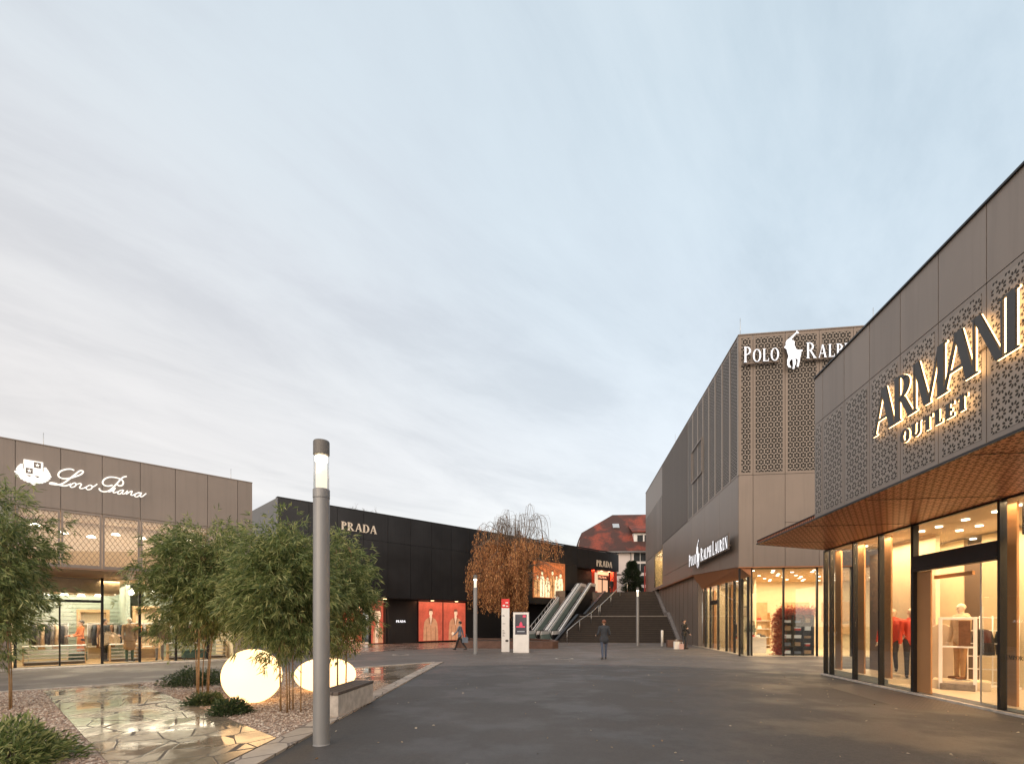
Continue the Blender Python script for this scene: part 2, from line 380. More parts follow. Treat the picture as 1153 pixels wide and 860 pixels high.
CREST = [(0.534,6.877),(0.99,6.872),(0.995,6.707),(1.059,6.721),(1.115,6.626),(1.171,6.499),(1.115,6.442),(1.109,6.325),(1.048,6.305),(1.026,6.27),(0.948,6.225),(0.838,6.188),(0.817,6.123),(0.773,6.084),(0.719,6.119),(0.686,6.203),(0.6,6.209),(0.558,6.253),(0.473,6.295),(0.415,6.328),(0.394,6.473),(0.357,6.517),(0.399,6.623),(0.462,6.711),(0.528,6.726)]
CREST_DARK = [[(0.773,6.835),(0.937,6.835),(0.937,6.655),(0.773,6.655)],[(0.584,6.613),(0.746,6.613),(0.746,6.44),(0.584,6.44)],[(0.518,6.724),(0.536,6.723),(0.536,6.571),(0.518,6.571)],[(0.981,6.728),(0.998,6.727),(0.998,6.571),(0.981,6.572)],[(0.6,6.384),(0.73,6.39),(0.665,6.342)],[(0.784,6.389),(0.917,6.394),(0.86,6.336)]]

# ------------------------------------------------------------------ sky, sun, camera
w = bpy.data.worlds.new('World'); scene.world = w; w.use_nodes = True
t = NT(w.node_tree); nt = w.node_tree
bg = nt.nodes['Background']; out = nt.nodes['World Output']
SUN_EL, SUN_AZ = R(14), R(205)      # low sun behind the photographer, veiled by cloud
sky = t.n('TexSky', sky_type='NISHITA'); sky.sun_disc = False; sky.sun_elevation = SUN_EL; sky.sun_rotation = SUN_AZ
bg.inputs[1].default_value = .05; t.put(bg.inputs[0], sky.outputs[0])
tc = t.n('TexCoord'); sp = t.n('SeparateXYZ'); t.put(sp.inputs[0], tc.outputs['Generated'])
X, Y, Z = sp.outputs
zz = t.m('ADD', t.m('MAXIMUM', Z, 0.0), .16)
cx, cy = t.m('DIVIDE', X, zz), t.m('DIVIDE', Y, zz)
# cloud bands run away from the viewer to the right
ca, sa = math.cos(R(47)), math.sin(R(47))
along = t.m('ADD', t.m('MULTIPLY', cx, sa), t.m('MULTIPLY', cy, ca)); across = t.m('SUBTRACT', t.m('MULTIPLY', cx, ca), t.m('MULTIPLY', cy, sa))
cb = t.n('CombineXYZ'); t.put(cb.inputs[0], t.m('MULTIPLY', across, 1.25)); t.put(cb.inputs[1], t.m('MULTIPLY', along, .5))
n1 = t.n('TexNoise'); t.put(n1.inputs['Vector'], cb.outputs[0]); n1.inputs['Scale'].default_value = 2.0; n1.inputs['Detail'].default_value = 9; n1.inputs['Roughness'].default_value = .62; n1.inputs['Distortion'].default_value = .35
cb2 = t.n('CombineXYZ'); t.put(cb2.inputs[0], across); t.put(cb2.inputs[1], t.m('MULTIPLY', along, .5)); cb2.inputs[2].default_value = 4.3
n2 = t.n('TexNoise'); t.put(n2.inputs['Vector'], cb2.outputs[0]); n2.inputs['Scale'].default_value = .55; n2.inputs['Detail'].default_value = 3
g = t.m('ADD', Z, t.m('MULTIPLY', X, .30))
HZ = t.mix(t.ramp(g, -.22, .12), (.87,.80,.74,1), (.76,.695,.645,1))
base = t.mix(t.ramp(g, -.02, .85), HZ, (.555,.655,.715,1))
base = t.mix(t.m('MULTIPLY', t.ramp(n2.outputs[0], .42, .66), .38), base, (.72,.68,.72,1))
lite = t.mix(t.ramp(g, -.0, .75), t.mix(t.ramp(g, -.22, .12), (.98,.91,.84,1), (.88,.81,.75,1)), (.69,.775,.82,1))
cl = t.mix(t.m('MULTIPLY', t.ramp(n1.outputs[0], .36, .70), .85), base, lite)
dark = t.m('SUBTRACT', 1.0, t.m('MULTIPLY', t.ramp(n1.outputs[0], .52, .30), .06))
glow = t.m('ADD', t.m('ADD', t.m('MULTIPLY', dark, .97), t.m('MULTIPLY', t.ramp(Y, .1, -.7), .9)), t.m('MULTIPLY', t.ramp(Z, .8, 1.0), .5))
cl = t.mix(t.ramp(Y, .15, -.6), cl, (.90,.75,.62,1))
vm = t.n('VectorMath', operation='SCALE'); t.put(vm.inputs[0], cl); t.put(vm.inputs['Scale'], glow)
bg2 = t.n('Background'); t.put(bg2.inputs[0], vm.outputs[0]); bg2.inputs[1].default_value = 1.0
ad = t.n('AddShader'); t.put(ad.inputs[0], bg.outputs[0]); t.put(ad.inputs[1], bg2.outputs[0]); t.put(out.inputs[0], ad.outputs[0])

sun = bpy.data.lights.new('sun', 'SUN'); sun.energy = .6; sun.angle = R(40); sun.color = (1,.82,.66)
so = bpy.data.objects.new('sun', sun); col.objects.link(so)
sd = Vector((math.sin(SUN_AZ)*math.cos(SUN_EL), math.cos(SUN_AZ)*math.cos(SUN_EL), math.sin(SUN_EL)))
so.rotation_euler = sd.to_track_quat('Z', 'Y').to_euler()

cam = bpy.data.cameras.new('camera'); co = bpy.data.objects.new('camera', cam); col.objects.link(co)
co.location = (0,0,1.65); co.rotation_euler = (R(90),0,0)
cam.sensor_width = 36; cam.lens = 36*555/1153; cam.shift_y = (700-430)/1153; cam.clip_end = 1500; cam.clip_start = .1
scene.camera = co
scene.view_settings.view_transform = 'Standard'; scene.view_settings.look = 'None'; scene.view_settings.gamma = 1; scene.view_settings.exposure = 0
scene.cycles.use_denoising = True; scene.cycles.max_bounces = 8; scene.cycles.transparent_max_bounces = 16
scene.cycles.caustics_reflective = False; scene.cycles.caustics_refractive = False; scene.cycles.sample_clamp_indirect = 6

# ------------------------------------------------------------------ ground
def asphalt(name, c, speck=.0, rough=.62):
    m, t, b, oc = newmat(name)
    big = t.ramp(t.noise(oc, .22, 5), .3, .7); fine = t.noise(oc, 95, 2)
    cc = t.mix(big, c4(tuple(x*.62 for x in c)), c4(tuple(x*1.25 for x in c)))
    cc = t.mix(t.m('MULTIPLY', t.ramp(fine, .35, .75), .7), cc, c4(tuple(x*2.1 for x in c)))
    mid = t.ramp(t.noise(oc, 13, 4, .7), .38, .66); cc = t.mix(t.m('MULTIPLY', mid, .45), cc, c4(tuple(x*1.75 for x in c)))
    stain = t.ramp(t.noise(oc, .9, 6), .60, .72); cc = t.mix(t.m('MULTIPLY', stain, .28), cc, c4(tuple(x*.6 for x in c)))
    v = t.n('TexVoronoi'); t.put(v.inputs['Vector'], oc); v.inputs['Scale'].default_value = 2.6
    d = t.m('MULTIPLY', t.m('LESS_THAN', v.outputs['Distance'], .035), t.m('GREATER_THAN', t.noise(oc, 2.1, 2), .52))
    cc = t.mix(t.m('MULTIPLY', d, speck), cc, (.42,.36,.28,1))
    t.put(b.inputs['Base Color'], cc)
    t.put(b.inputs['Roughness'], t.m('SUBTRACT', rough+.08, t.m('MULTIPLY', t.ramp(t.noise(oc, .6, 4), .42, .62), .24)))
    bp = t.n('Bump'); bp.inputs['Strength'].default_value = .35; bp.inputs['Distance'].default_value = .006
    t.put(bp.inputs['Height'], fine); t.put(b.inputs['Normal'], bp.outputs[0]); return m
M['asphalt'] = asphalt('dark_asphalt', (.052,.047,.044), .8, .66)
M['road'] = asphalt('worn_asphalt', (.098,.084,.075), .4, .68)
def crazy(name, scale, c1, c2, joint, rough, jw=.03):
    """wet crazy paving: irregular flags with joints"""
    m, t, b, oc = newmat(name)
    wp = t.n('Mapping'); wp.inputs['Rotation'].default_value = (0,0,.6); wp.inputs['Scale'].default_value = (scale,scale*.72,scale); t.put(wp.inputs[0], oc)
    v = t.n('TexVoronoi'); t.put(v.inputs['Vector'], wp.outputs[0]); v.inputs['Scale'].default_value = 1; v.inputs['Randomness'].default_value = .9
    e = t.n('TexVoronoi', feature='DISTANCE_TO_EDGE'); t.put(e.inputs['Vector'], wp.outputs[0]); e.inputs['Scale'].default_value = 1; e.inputs['Randomness'].default_value = .9
    sc = t.n('SeparateColor'); t.put(sc.inputs[0], v.outputs['Color'])
    cc = t.mix(sc.outputs[0], c4(c1), c4(c2)); nz = t.noise(oc, 5, 6)
    cc = t.mix(t.m('MULTIPLY', t.ramp(nz, .35, .7), .35), cc, c4(tuple(x*.6 for x in c1)))
    j = t.m('LESS_THAN', e.outputs['Distance'], jw)
    t.put(b.inputs['Base Color'], t.mix(j, cc, c4(joint)))
    wet = t.ramp(t.noise(oc, .8, 3), .40, .58)
    ro = t.m('SUBTRACT', rough+.20, t.m('MULTIPLY', wet, .20)); ro = t.m('ADD', ro, t.m('MULTIPLY', sc.outputs[1], .05))
    t.put(b.inputs['Roughness'], t.m('ADD', ro, t.m('MULTIPLY', j, .4))); b.inputs['Specular IOR Level'].default_value = .6
    bp = t.n('Bump'); bp.inputs['Strength'].default_value = .3; bp.inputs['Distance'].default_value = .005
    hh = t.m('ADD', t.ramp(e.outputs['Distance'], 0, jw*1.6), t.m('ADD', t.m('MULTIPLY', sc.outputs[2], .25), t.m('MULTIPLY', nz, .05)))
    t.put(bp.inputs['Height'], hh); t.put(b.inputs['Normal'], bp.outputs[0]); return m
M['flags'] = crazy('wet_stone_flags', 2.1, (.20,.155,.112), (.31,.25,.185), (.09,.07,.054), .03, .017)
M['wet_paving'] = crazy('wet_paving', 1.2, (.17,.125,.105), (.22,.165,.135), (.08,.06,.05), .16, .02)
M['gravel'] = P('gravel_bed', (.38,.28,.22), .8, 0, .35, 22, .9, 45)
M['edging'] = crazy('edging_stone', 2.6, (.36,.29,.23), (.46,.39,.32), (.16,.13,.11), .45, .03)
M['pebble'] = leaf_mat('pebble', (.25,.165,.12), (.46,.345,.265), (.63,.55,.46), .7, 0)
def cobble_mat():
    m, t, b, oc = newmat('small_setts')
    br = t.n('TexBrick'); t.put(br.inputs['Vector'], oc); br.inputs['Scale'].default_value = 6
    for i, c in ((1,(.085,.072,.066,1)),(2,(.12,.10,.092,1)),(3,(.035,.032,.03,1))): br.inputs[i].default_value = c
    br.inputs['Mortar Size'].default_value = .03
    t.put(b.inputs['Base Color'], br.outputs[0]); b.inputs['Roughness'].default_value = .5
    bp = t.n('Bump'); bp.inputs['Strength'].default_value = .5; bp.inputs['Distance'].default_value = .006; bp.invert = True
    t.put(bp.inputs['Height'], br.outputs['Fac']); t.put(b.inputs['Normal'], bp.outputs[0]); return m
M['setts'] = cobble_mat()

FA = Fr(9.78,15.44,-.1324,-1)        # right-hand store: x runs towards the viewer along its glass
FP = Fr(10.9,23.7,1,-.1324)          # tall store: x along its front, y along its long left side
FL = Fr(-16.12,15.51,1.033,1)        # left-hand store
FB = Fr(-14.54,30.65,1.051,1.0)      # black store
def sheet(name, poly, z0, z1, mat):
    b = MB(); b.prism(poly, z0, z1); return tag(b.build(name, mat), kind='structure')
g = MB(); g.quad((-400,-150,0),(400,-150,0),(400,700,0),(-400,700,0)); tag(g.build('ground', M['road']), kind='structure')
q = [FA.at(-.1,-.02), FA.at(22,-.02)]
g = MB(); g.add([(x,y,.004) for x,y in [(-2.86,18.4),(-2.99,-6),(q[1].x,q[1].y),(q[0].x,q[0].y),(8.4,16.9),(6,18.3),(3,19.2),(0,19.0)]], [tuple(range(8))]); tag(g.build('plaza_paving', M['asphalt']), kind='structure')
sheet('gravel_bed', [(-11.8,11.4),(-11.8,4.5),(-3.3,4.5),(-3.26,8.0),(-3.2,19.4),(-9.5,13.55)], -.2, .02, M['gravel'])
sheet('stone_path', [(-11.06,11.62),(-4.7,5.72),(-3.32,4.44),(-3.3,6.90),(-9.77,12.92),(-10.4,12.45)], -.2, .034, M['flags'])
sheet('stone_path', [(-3.18,12.95),(-5.4,15.0),(-6.4,16.6),(-3.15,19.75)], -.2, .034, M['flags'])
sheet('kerb_strip', [(-3.3,-4),(-2.97,-4),(-2.84,18.6),(-2.80,20.2),(-3.15,19.8),(-3.18,13),(-3.26,8)], -.2, .036, M['edging'])
g = MB(); g.bar((-11.8,11.35,.03),(-3.1,19.75,.03), .06, .06); tag(g.build('kerb_edge', M['concrete']), kind='structure')
a = [FB.at(-6,1.0), FB.at(24,1.0), FB.at(22.5,-4.2), FB.at(9,-6.6), FB.at(-6,-7.6)]
g = MB(); g.add([(p.x,p.y,.004) for p in a], [tuple(range(5))]); tag(g.build('forecourt_paving', M['wet_paving']), kind='structure')
a = [FA.at(2.3,-.12), FA.at(2.9,-1.35), FA.at(6.4,-1.5), FA.at(6.3,-.12)]
g = MB(); g.add([(p.x,p.y,.008) for p in a[::-1]], [(0,1,2,3)]); tag(g.build('entrance_paving', M['setts']), kind='structure')
a = [FL.at(-7,2.1), FL.at(-7,1.3), FL.at(8,1.3), FL.at(8,2.1)]
g = MB(); g.prism([(p.x,p.y) for p in a], -.1, .05); tag(g.build('pavement_strip', M['concrete']), kind='structure')
# the raised plaza at the head of the stairs
UP = 4.7
FS = Fr(3.7,39.8,1,-.1324)
a = [FS.at(4.44,11.4), FS.at(9.3,11.4), FP.at(0,26.4), FP.at(0,70), Vector((-20,110,0)), FB.at(36.8,12), FB.at(36.8,.7), FB.at(26,.7), FB.at(26,-1.2), Vector((6.0,51.6,0)), Vector((8.3,50.5,0))]
sheet('upper_terrace', [(p.x,p.y) for p in a], -.3, UP, M['wet_paving'])

# pebbles lying on the bed: too many to count
def inside(px, py, poly):
    r = np.zeros(len(px), bool); n = len(poly)
    for i in range(n):
        x0,y0 = poly[i]; x1,y1 = poly[(i+1)%n]
        c = ((y0 > py) != (y1 > py)) & (px < (x1-x0)*(py-y0)/((y1-y0) or 1e-9) + x0); r ^= c
    return r
def pebbles(n):
    x = rng.uniform(-11.8,-3.2,n); y = rng.uniform(4.5,19,n)
    k = inside(x,y,[(-11.7,11.4),(-11.7,4.6),(-3.36,4.6),(-3.3,8),(-3.25,19.2),(-9.5,13.5)])
    k &= ~inside(x,y,[(-11.1,11.66),(-3.3,4.38),(-3.26,6.9),(-9.77,12.98),(-10.5,12.6)]) & ~inside(x,y,[(-3.1,12.9),(-5.45,15.0),(-6.4,16.7),(-3.1,19.8)])
    k &= rng.random(n) < np.clip(9.5/y, .25, 1)**1.2
    x, y = x[k], y[k]; n = len(x)
    base = np.array([(1,0,0),(0,1,0),(-1,0,0),(0,-1,0),(0,0,1),(0,0,-1)],float)
    s = rng.uniform(.011,.030,(n,1,1))*rng.uniform(.7,1.3,(n,1,3))*np.array([1,1,.62])
    a = rng.uniform(0,6.28,n); ca, sa = np.cos(a), np.sin(a)
    V = base[None]*s + rng.normal(0,.003,(n,6,3))
    V = np.stack([V[...,0]*ca[:,None]-V[...,1]*sa[:,None]+x[:,None], V[...,0]*sa[:,None]+V[...,1]*ca[:,None]+y[:,None], V[...,2]+.028], -1)
    f = np.array([(0,1,4),(1,2,4),(2,3,4),(3,0,4),(1,0,5),(2,1,5),(3,2,5),(0,3,5)])
    F = (np.arange(n)[:,None,None]*6 + f[None]).reshape(-1,3)
    return np_mesh('gravel_pebbles', V.reshape(-1,3), F, M['pebble'])
tag(pebbles(62000), 'pinkish grey gravel spread over the planting bed', 'gravel', kind='stuff')
# ------------------------------------------------------------------ store on the right
def root_at(F, name, label, cat, x=0, y=0, z=0, group=None): return thing(name, label, cat, F.at(x,y,z), F.rz, group)
A = root_at(FA, 'shop_building', 'near right store with pierced taupe fascia over a copper canopy and warm lit glass front', 'shop building')
b = MB(); pn = MB(); s0 = 4.985
seams = [4.985, 5.345] + [5.345 + .845*i for i in range(1, 23)]
for i in range(len(seams)-1):
    x0, x1 = seams[i]+.007, seams[i+1]-.007
    b.box(x0,x1,-2.5,-2.44,5.968,6.97); b.box(x0,x1,-2.5,-2.44,3.93,5.955)
    d = .07 if i else .05
    pn.box(x0+d,x1-d,-2.504,-2.49,4.0,5.885)
b.build('fascia_panel', M['taupe'], A); pn.build('pierced_screen', M['perf_a'], A)
b = MB(); b.prism([(4.99,-2.445),(24,-2.445),(24,8),(.5,8),(3.0,0)], 4.02, 6.9); b.build('upper_wall', M['taupe'], A)
b = MB(); b.box(4.98,24,-2.53,-2.38,6.97,7.0); b.build('coping', M['black_metal'], A)
b = MB(); b.prism([(1.43,-2.47),(24,-2.47),(24,.02),(0,.02)], 3.90, 4.0); b.build('canopy_soffit', M['perf_s'], A)
b = MB(); b.hexa([(1.42,-2.5,3.895),(24,-2.5,3.895),(24,-2.472,3.895),(1.43,-2.472,3.895)],[(1.42,-2.5,3.925),(24,-2.5,3.925),(24,-2.472,3.925),(1.43,-2.472,3.925)])
b.hexa([(1.42,-2.472,3.897),(1.45,-2.472,3.897),(.02,.02,3.897),(-.01,.02,3.897)],[(1.42,-2.472,4.02),(1.45,-2.472,4.02),(.02,.02,4.02),(-.01,.02,4.02)])
b.prism([(1.43,-2.495),(4.98,-2.495),(3.0,0),(0.02,0)], 4.001, 4.02); b.build('canopy_edge', M['black_metal'], A)
for x in (1.7,4.2,6.7,9.2,11.7):       # seams of the soffit sheets
    b = MB(); b.box(x,x+.012,-2.4,-.02,3.893,3.9); b.build('soffit_seam', M['black_metal'], A)
posts = [0.02,.38,1.65,2.85,4.1,6.47,7.75,9.0,10.3,11.6,12.9,14.2,15.5]
for i in range(len(posts)-1):
    x0, x1 = posts[i], posts[i+1]; door = (i == 4)
    pb = MB()
    if door: pb.box(x0+.03,x1-.03,.03,.042,3.17,3.86)
    else: pb.box(x0+.03,x1-.03,.03,.042,.05,3.86)
    wdw = pb.build('shop_window', M['glass'], A)
    fb = MB(); w_ = .06 if i != 4 else .09
    fb.box(x0-.03,x0-.03+w_,-.02,.10,.04,3.87); fb.box(x0+.03,x1-.03,.0,.07,3.86,3.895)
    if not door: fb.box(x0+.03,x1-.03,.0,.07,.02,.05)
    fb.build('window_frame', M['black_metal'], wdw)
fx = [(.03,.383),(1.16,1.60),(2.417,2.79),(6.14,6.44),(7.5,7.85),(8.75,9.1),(10.0,10.35)]
for x0,x1 in fx:
    b = MB(); b.box(x0,x1,.30,.34,.1,3.855); b.build('pilaster', M['bronze_fin'], A)
b = MB(); b.box(-.03,16,-.10,.0,0,.045); b.build('threshold', M['concrete'], A)
b = MB(); b.box(4.16,6.44,-.03,.14,2.86,3.15); b.box(4.16,6.44,-.05,.12,2.80,2.852); b.build('door_header', M['black_panel'], A)
b = MB(); b.box(4.16,4.60,.06,.09,.06,2.79); b.build('door_jamb', M['bronze_fin'], A)
# sliding leaf pushed to the right of the opening
b = MB(); b.box(5.93,6.40,.085,.097,.08,2.78); dl = b.build('sliding_door', M['glass'], A)
b = MB(); b.box(5.915,5.93,.08,.10,.06,2.79); b.box(5.93,6.40,.08,.10,.05,.08); b.build('door_frame', M['steel'], dl)
b = MB(); b.box(-.0,16,.10,6.2,-.05,.10); b.build('interior_floor', M['pale_floor'], A)
b = MB(); b.box(-.0,16,.12,6.2,3.9,3.95); b.build('interior_ceiling', M['beige'], A)
b = MB()
b.box(.02,16,6.0,6.2,.1,3.9)
b.build('interior_wall', M['cream'], A)
for x0,x1,y0,y1 in ((.9,2.85,1.3,1.4),(-.0,1.9,2.6,2.7),(2.5,4.6,2.6,2.7),(6.55,9.0,1.9,2.0)):
    b = MB(); b.box(x0,x1,y0,y1,.1,3.86); b.build('display_wall', M['cream'], A)
for x0,x1,y0,y1 in ((1.9,2.5,2.62,2.72),(.02,.88,1.3,1.4)):  # board nearer the glass is put in for a dark reflection in the pane
    b = MB(); b.box(x0,x1,y0,y1,.1,3.7); b.build('dark_board', M['bronze_dark'], A)
b = MB(); b.box(4.25,5.35,.35,.40,2.62,2.70); b.build('door_rail', M['bronze_fin'], A)
discs([(x,y,3.872) for x in (.8,1.8,3.2,3.8,4.6,5.4,6.0,7.2,8.2) for y in (.75,1.6,2.9)], A, M['spot'], [(.001,0),(.07,0),(.07,.02),(.001,.02)])
for x0,x1,y0,y1 in ((.05,3.0,.12,1.28),(6.9,9.0,.32,1.8)): b = MB(); b.box(x0,x1,y0,y1,.1,.2); b.build('display_plinth', M['pale_floor'], A)
warm = (1,.66,.36)
FA.lamp('shop_light', 1.6,.7,3.80, 2.6,.9, 120, warm); FA.lamp('shop_light', 1.6,2.0,3.80, 2.4,.8, 70, warm)
FA.lamp('shop_light', 4.6,1.6,3.80, 2.6,1.6, 190, warm); FA.lamp('shop_light', 8.0,1.1,3.8, 2.0,1.2, 120, warm)
FA.lamp('window_light', 2.0,.17,3.85, 3.8,.12, 60, warm); FA.lamp('window_light', 7.2,.17,3.85, 2.2,.12, 36, warm)
FA.lamp('shop_light', 11.5,2.0,3.8, 3.5,2.5, 150, warm)

# lettering on the fascia
sg = root_at(FA, 'fascia_sign', 'large black capitals with amber backlight on the pierced right-hand fascia', 'shop sign', 7.26, -2.5, 4.84)
L = [('A',0,.68),('R',.60,.52),('M',1.03,.74),('A',1.63,.66),('N',2.17,.58),('I',2.68,.24)]
b = MB(); gb = MB()
for ch, x, wd in L:
    write(b, ch, x, 0, .715, -.105, -.08, wd, T=.185, t=.045, S=.055, h=.03); write(gb, ch, x, 0, .715, -.079, -.062, wd, T=.185, t=.045, S=.055, h=.03, grow=.003)
b.build('lettering', M['letter_dark'], sg); gb.build('backlight', M['halo'], sg)
b = MB(); b.box(.05,2.85,-.03,-.012,.30,.34); b.build('mounting_rail', M['bronze_dark'], sg)
sg = root_at(FA, 'fascia_sign', 'smaller black OUTLET lettering with amber backlight below the large capitals', 'shop sign', 8.03, -2.5, 4.46)
b = MB(); gb = MB()
write(b, 'OUTLET', 0, 0, .205, -.10, -.078, 1.36, T=.25, t=.10, S=.05, h=.07, gap=.17); write(gb, 'OUTLET', 0, 0, .205, -.077, -.062, 1.36, T=.25, t=.10, S=.05, h=.07, gap=.17, grow=.002)
b.build('lettering', M['letter_dark'], sg); gb.build('backlight', M['halo'], sg)
for wd_, x_, w_, lb in (('EMPORIO',6.56,.47,'first word of small dark capitals stuck on the shop glass beside the entrance'),('ARMANI',7.08,.43,'second word of small dark capitals stuck on the shop glass beside the entrance')):
    b = MB(); write(b, wd_, 0, 0, .075, -.004, 0, w_, T=.18, t=.06, S=.05, h=.05)
    o = b.build('window_lettering', M['letter_dark'], loc=FA.at(x_,.024,.98), rz=FA.rz); tag(o, lb, 'lettering')
t_ = root_at(FA, 'hanging_sign', 'black framed lit panel hung high behind the last pane on the right', 'sign', 7.0, .35, 3.28)
b = MB(); b.box(-.42,.42,-.02,.02,0,.48); b.build('lit_panel', M['sign_warm'], t_)
b = MB()
for x0,x1,z0,z1 in ((-.47,-.42,-.05,.53),(.42,.47,-.05,.53),(-.42,.42,-.05,0),(-.42,.42,.48,.53)): b.box(x0,x1,-.035,.035,z0,z1)
b.build('frame', M['black_metal'], t_)

# ------------------------------------------------------------------ tall store in the middle
Pb = root_at(FP, 'shop_building', 'tall bronze store with star-pierced upper screens and a sloping roofline beside the stairs', 'shop building')
D1 = 32.5
def roof(d): return 15.4 + .8*max(0,d)/32.0
def low(d): return 4.3 + .53*min(max(d,0),9.8)/9.8
b = MB()   # shell behind the cladding
b.hexa([(1.05,.06,4.9),(13,.06,4.9),(13,D1-.05,4.9),(1.05,D1-.05,4.9)],[(1.05,.06,15.3),(13,.06,15.3),(13,D1-.05,16.05),(1.05,D1-.05,16.05)]); b.box(.055,1.05,.06,21.1,4.9,15.2); b.box(.055,1.05,21.1,D1-.05,8.4,15.7); b.box(.055,1.05,26.3,D1-.05,4.85,8.4)
b.box(.06,13,.06,.5,4.36,4.9); b.build('upper_wall', M['cavity'], Pb)
cl = MB(); sc = MB(); ribs = MB()
fx = [0,.654,2.10,3.61,5.1,6.6,8.1,9.6,11.1,13]
for i in range(len(fx)-1):
    x0, x1 = fx[i]+.01, fx[i+1]-.01
    cl.box(x0,x1,0,.05,8.70,15.4); sc.box(x0+.11,x1-.11,-.006,.02,8.82,15.25)
    cl.box(x0,x1,0,.05,6.4 if i > 1 else 4.3,8.68)
    if i > 1: cl.box(x0,x1,0,.05,4.3,6.38)
ly = [.02 + 1.353*i for i in range(9)]; ly[-1] = 11.0
for i in range(8):
    y0, y1 = ly[i]+(.05 if i == 0 else .01), ly[i+1]-.01
    cl.hexa([(0,y0,8.70),(.05,y0,8.70),(.05,y1,8.70),(0,y1,8.70)],[(0,y0,roof(y0)),(.05,y0,roof(y0)),(.05,y1,roof(y1)),(0,y1,roof(y1))])
    sc.hexa([(-.006,y0+.16,8.82),(.02,y0+.16,8.82),(.02,y1-.16,8.82),(-.006,y1-.16,8.82)],[(-.006,y0+.16,roof(y0)-.15),(.02,y0+.16,roof(y0)-.15),(.02,y1-.16,roof(y1)-.15),(-.006,y1-.16,roof(y1)-.15)])
    ribs.box(-.022,-.0065,y0-.07,y0+.06,8.7,roof(y0)-.02)                      # upright ribs
for z0,z1,y0,y1 in ((10.9,10.98,6.85,9.6),(13.0,13.08,6.85,9.6)): cl.box(-.09,-.051,y0,y1,z0,z1)
for y in (6.85,9.6): cl.box(-.09,-.052,y-.04,y+.04,10.98,13.0)
for y0,y1 in ((.05,3.2),(3.22,6.5),(6.52,9.78)):                        # plain band that carries the sign
    cl.hexa([(0,y0,low(y0)),(.05,y0,low(y0)),(.05,y1,low(y1)),(0,y1,low(y1))],[(0,y0,8.68),(.05,y0,8.68),(.05,y1,8.68),(0,y1,8.68)])
cl.box(0,.05,9.8,15.5,5.8,8.68); cl.box(0,.05,15.52,21.3,5.8,8.68); cl.box(0,.05,9.8,15.5,4.83,5.77); cl.box(0,.05,15.52,21.3,4.83,5.77)
cl.hexa([(0,11.02,8.7),(.05,11.02,8.7),(.05,21.5,8.7),(0,21.5,8.7)],[(0,11.02,roof(11)),(.05,11.02,roof(11)),(.05,21.5,roof(21.5)),(0,21.5,roof(21.5))])
cl.hexa([(0,21.52,8.32),(.05,21.52,8.32),(.05,D1,8.32),(0,D1,8.32)],[(0,21.52,roof(21.5)),(.05,21.52,roof(21.5)),(.05,D1,roof(D1)),(0,D1,roof(D1))])
cl.box(0,.05,26.1,D1,4.83,8.3); cl.box(0,.05,21.32,26.1,4.83,5.1)
ribs.build('rib', M['rib'], Pb); cl.build('cladding', M['bronze'], Pb); sc.build('pierced_screen', M['perf_p'], Pb)
b = MB()
for i in range(36): y = 11.15 + .29*i; b.box(-.0165,-.0125,y,y+.06,8.75,roof(y)-.05)
for i in range(15): y = 21.75 + .72*i; b.box(-.018,-.0125,y,y+.42,8.4,13.2)
b.build('louvre', M['bronze'], Pb)
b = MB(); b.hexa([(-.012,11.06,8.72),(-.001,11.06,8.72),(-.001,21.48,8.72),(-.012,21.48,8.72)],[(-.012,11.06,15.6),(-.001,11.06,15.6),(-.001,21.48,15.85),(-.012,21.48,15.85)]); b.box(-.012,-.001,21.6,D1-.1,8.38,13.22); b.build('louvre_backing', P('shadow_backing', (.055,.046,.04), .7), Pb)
b = MB(); b.hexa([(-.03,-.03,15.402),(13,-.03,15.402),(13,.1,15.402),(-.03,.1,15.402)],[(-.03,-.03,15.45),(13,-.03,15.45),(13,.1,15.45),(-.03,.1,15.45)])
b.hexa([(-.03,.1,15.402),(.1,.1,15.402),(.1,D1,roof(D1)+.002),(-.03,D1,roof(D1)+.002)],[(-.03,.1,15.45),(.1,.1,15.45),(.1,D1,roof(D1)+.05),(-.03,D1,roof(D1)+.05)]); b.build('coping', M['bronze'], Pb)
for x, y in ((.1,.1),(6.0,.1),(.1,16)):
    b = MB(); b.tube([(x,y,15.4),(x,y,16.3+(y>1)*.4)], .012, 6); b.build('lightning_rod', M['steel'], Pb)
# soffit: from the slanted lower edge in to the head of the glass
b = MB(); b.hexa([(.05,.1,low(0)),(.6,.1,3.84),(.6,9.8,3.84),(.05,9.8,4.83)],[(.05,.1,low(0)+.05),(.6,.1,4.3),(.6,9.8,4.88),(.05,9.8,4.88)])
b.hexa([(.0,.0,4.25),(9,0,4.25),(9,.18,4.25),(.0,.18,4.25)],[(.0,.0,4.295),(9,0,4.295),(9,.18,4.295),(.0,.18,4.295)])
b.box(.02,1.6,9.8,23.7,4.78,4.828); b.build('soffit', M['copper'], Pb)
b = MB(); b.box(.35,.6,9.5,27,.0,4.778); b.build('lower_wall', M['bronze'], Pb)
b = MB()
for i in range(11): y = 9.6 + 1.5*i; b.box(.343,.35,y,y+.02,.0,4.77)
b.build('wall_joint', M['cavity'], Pb)
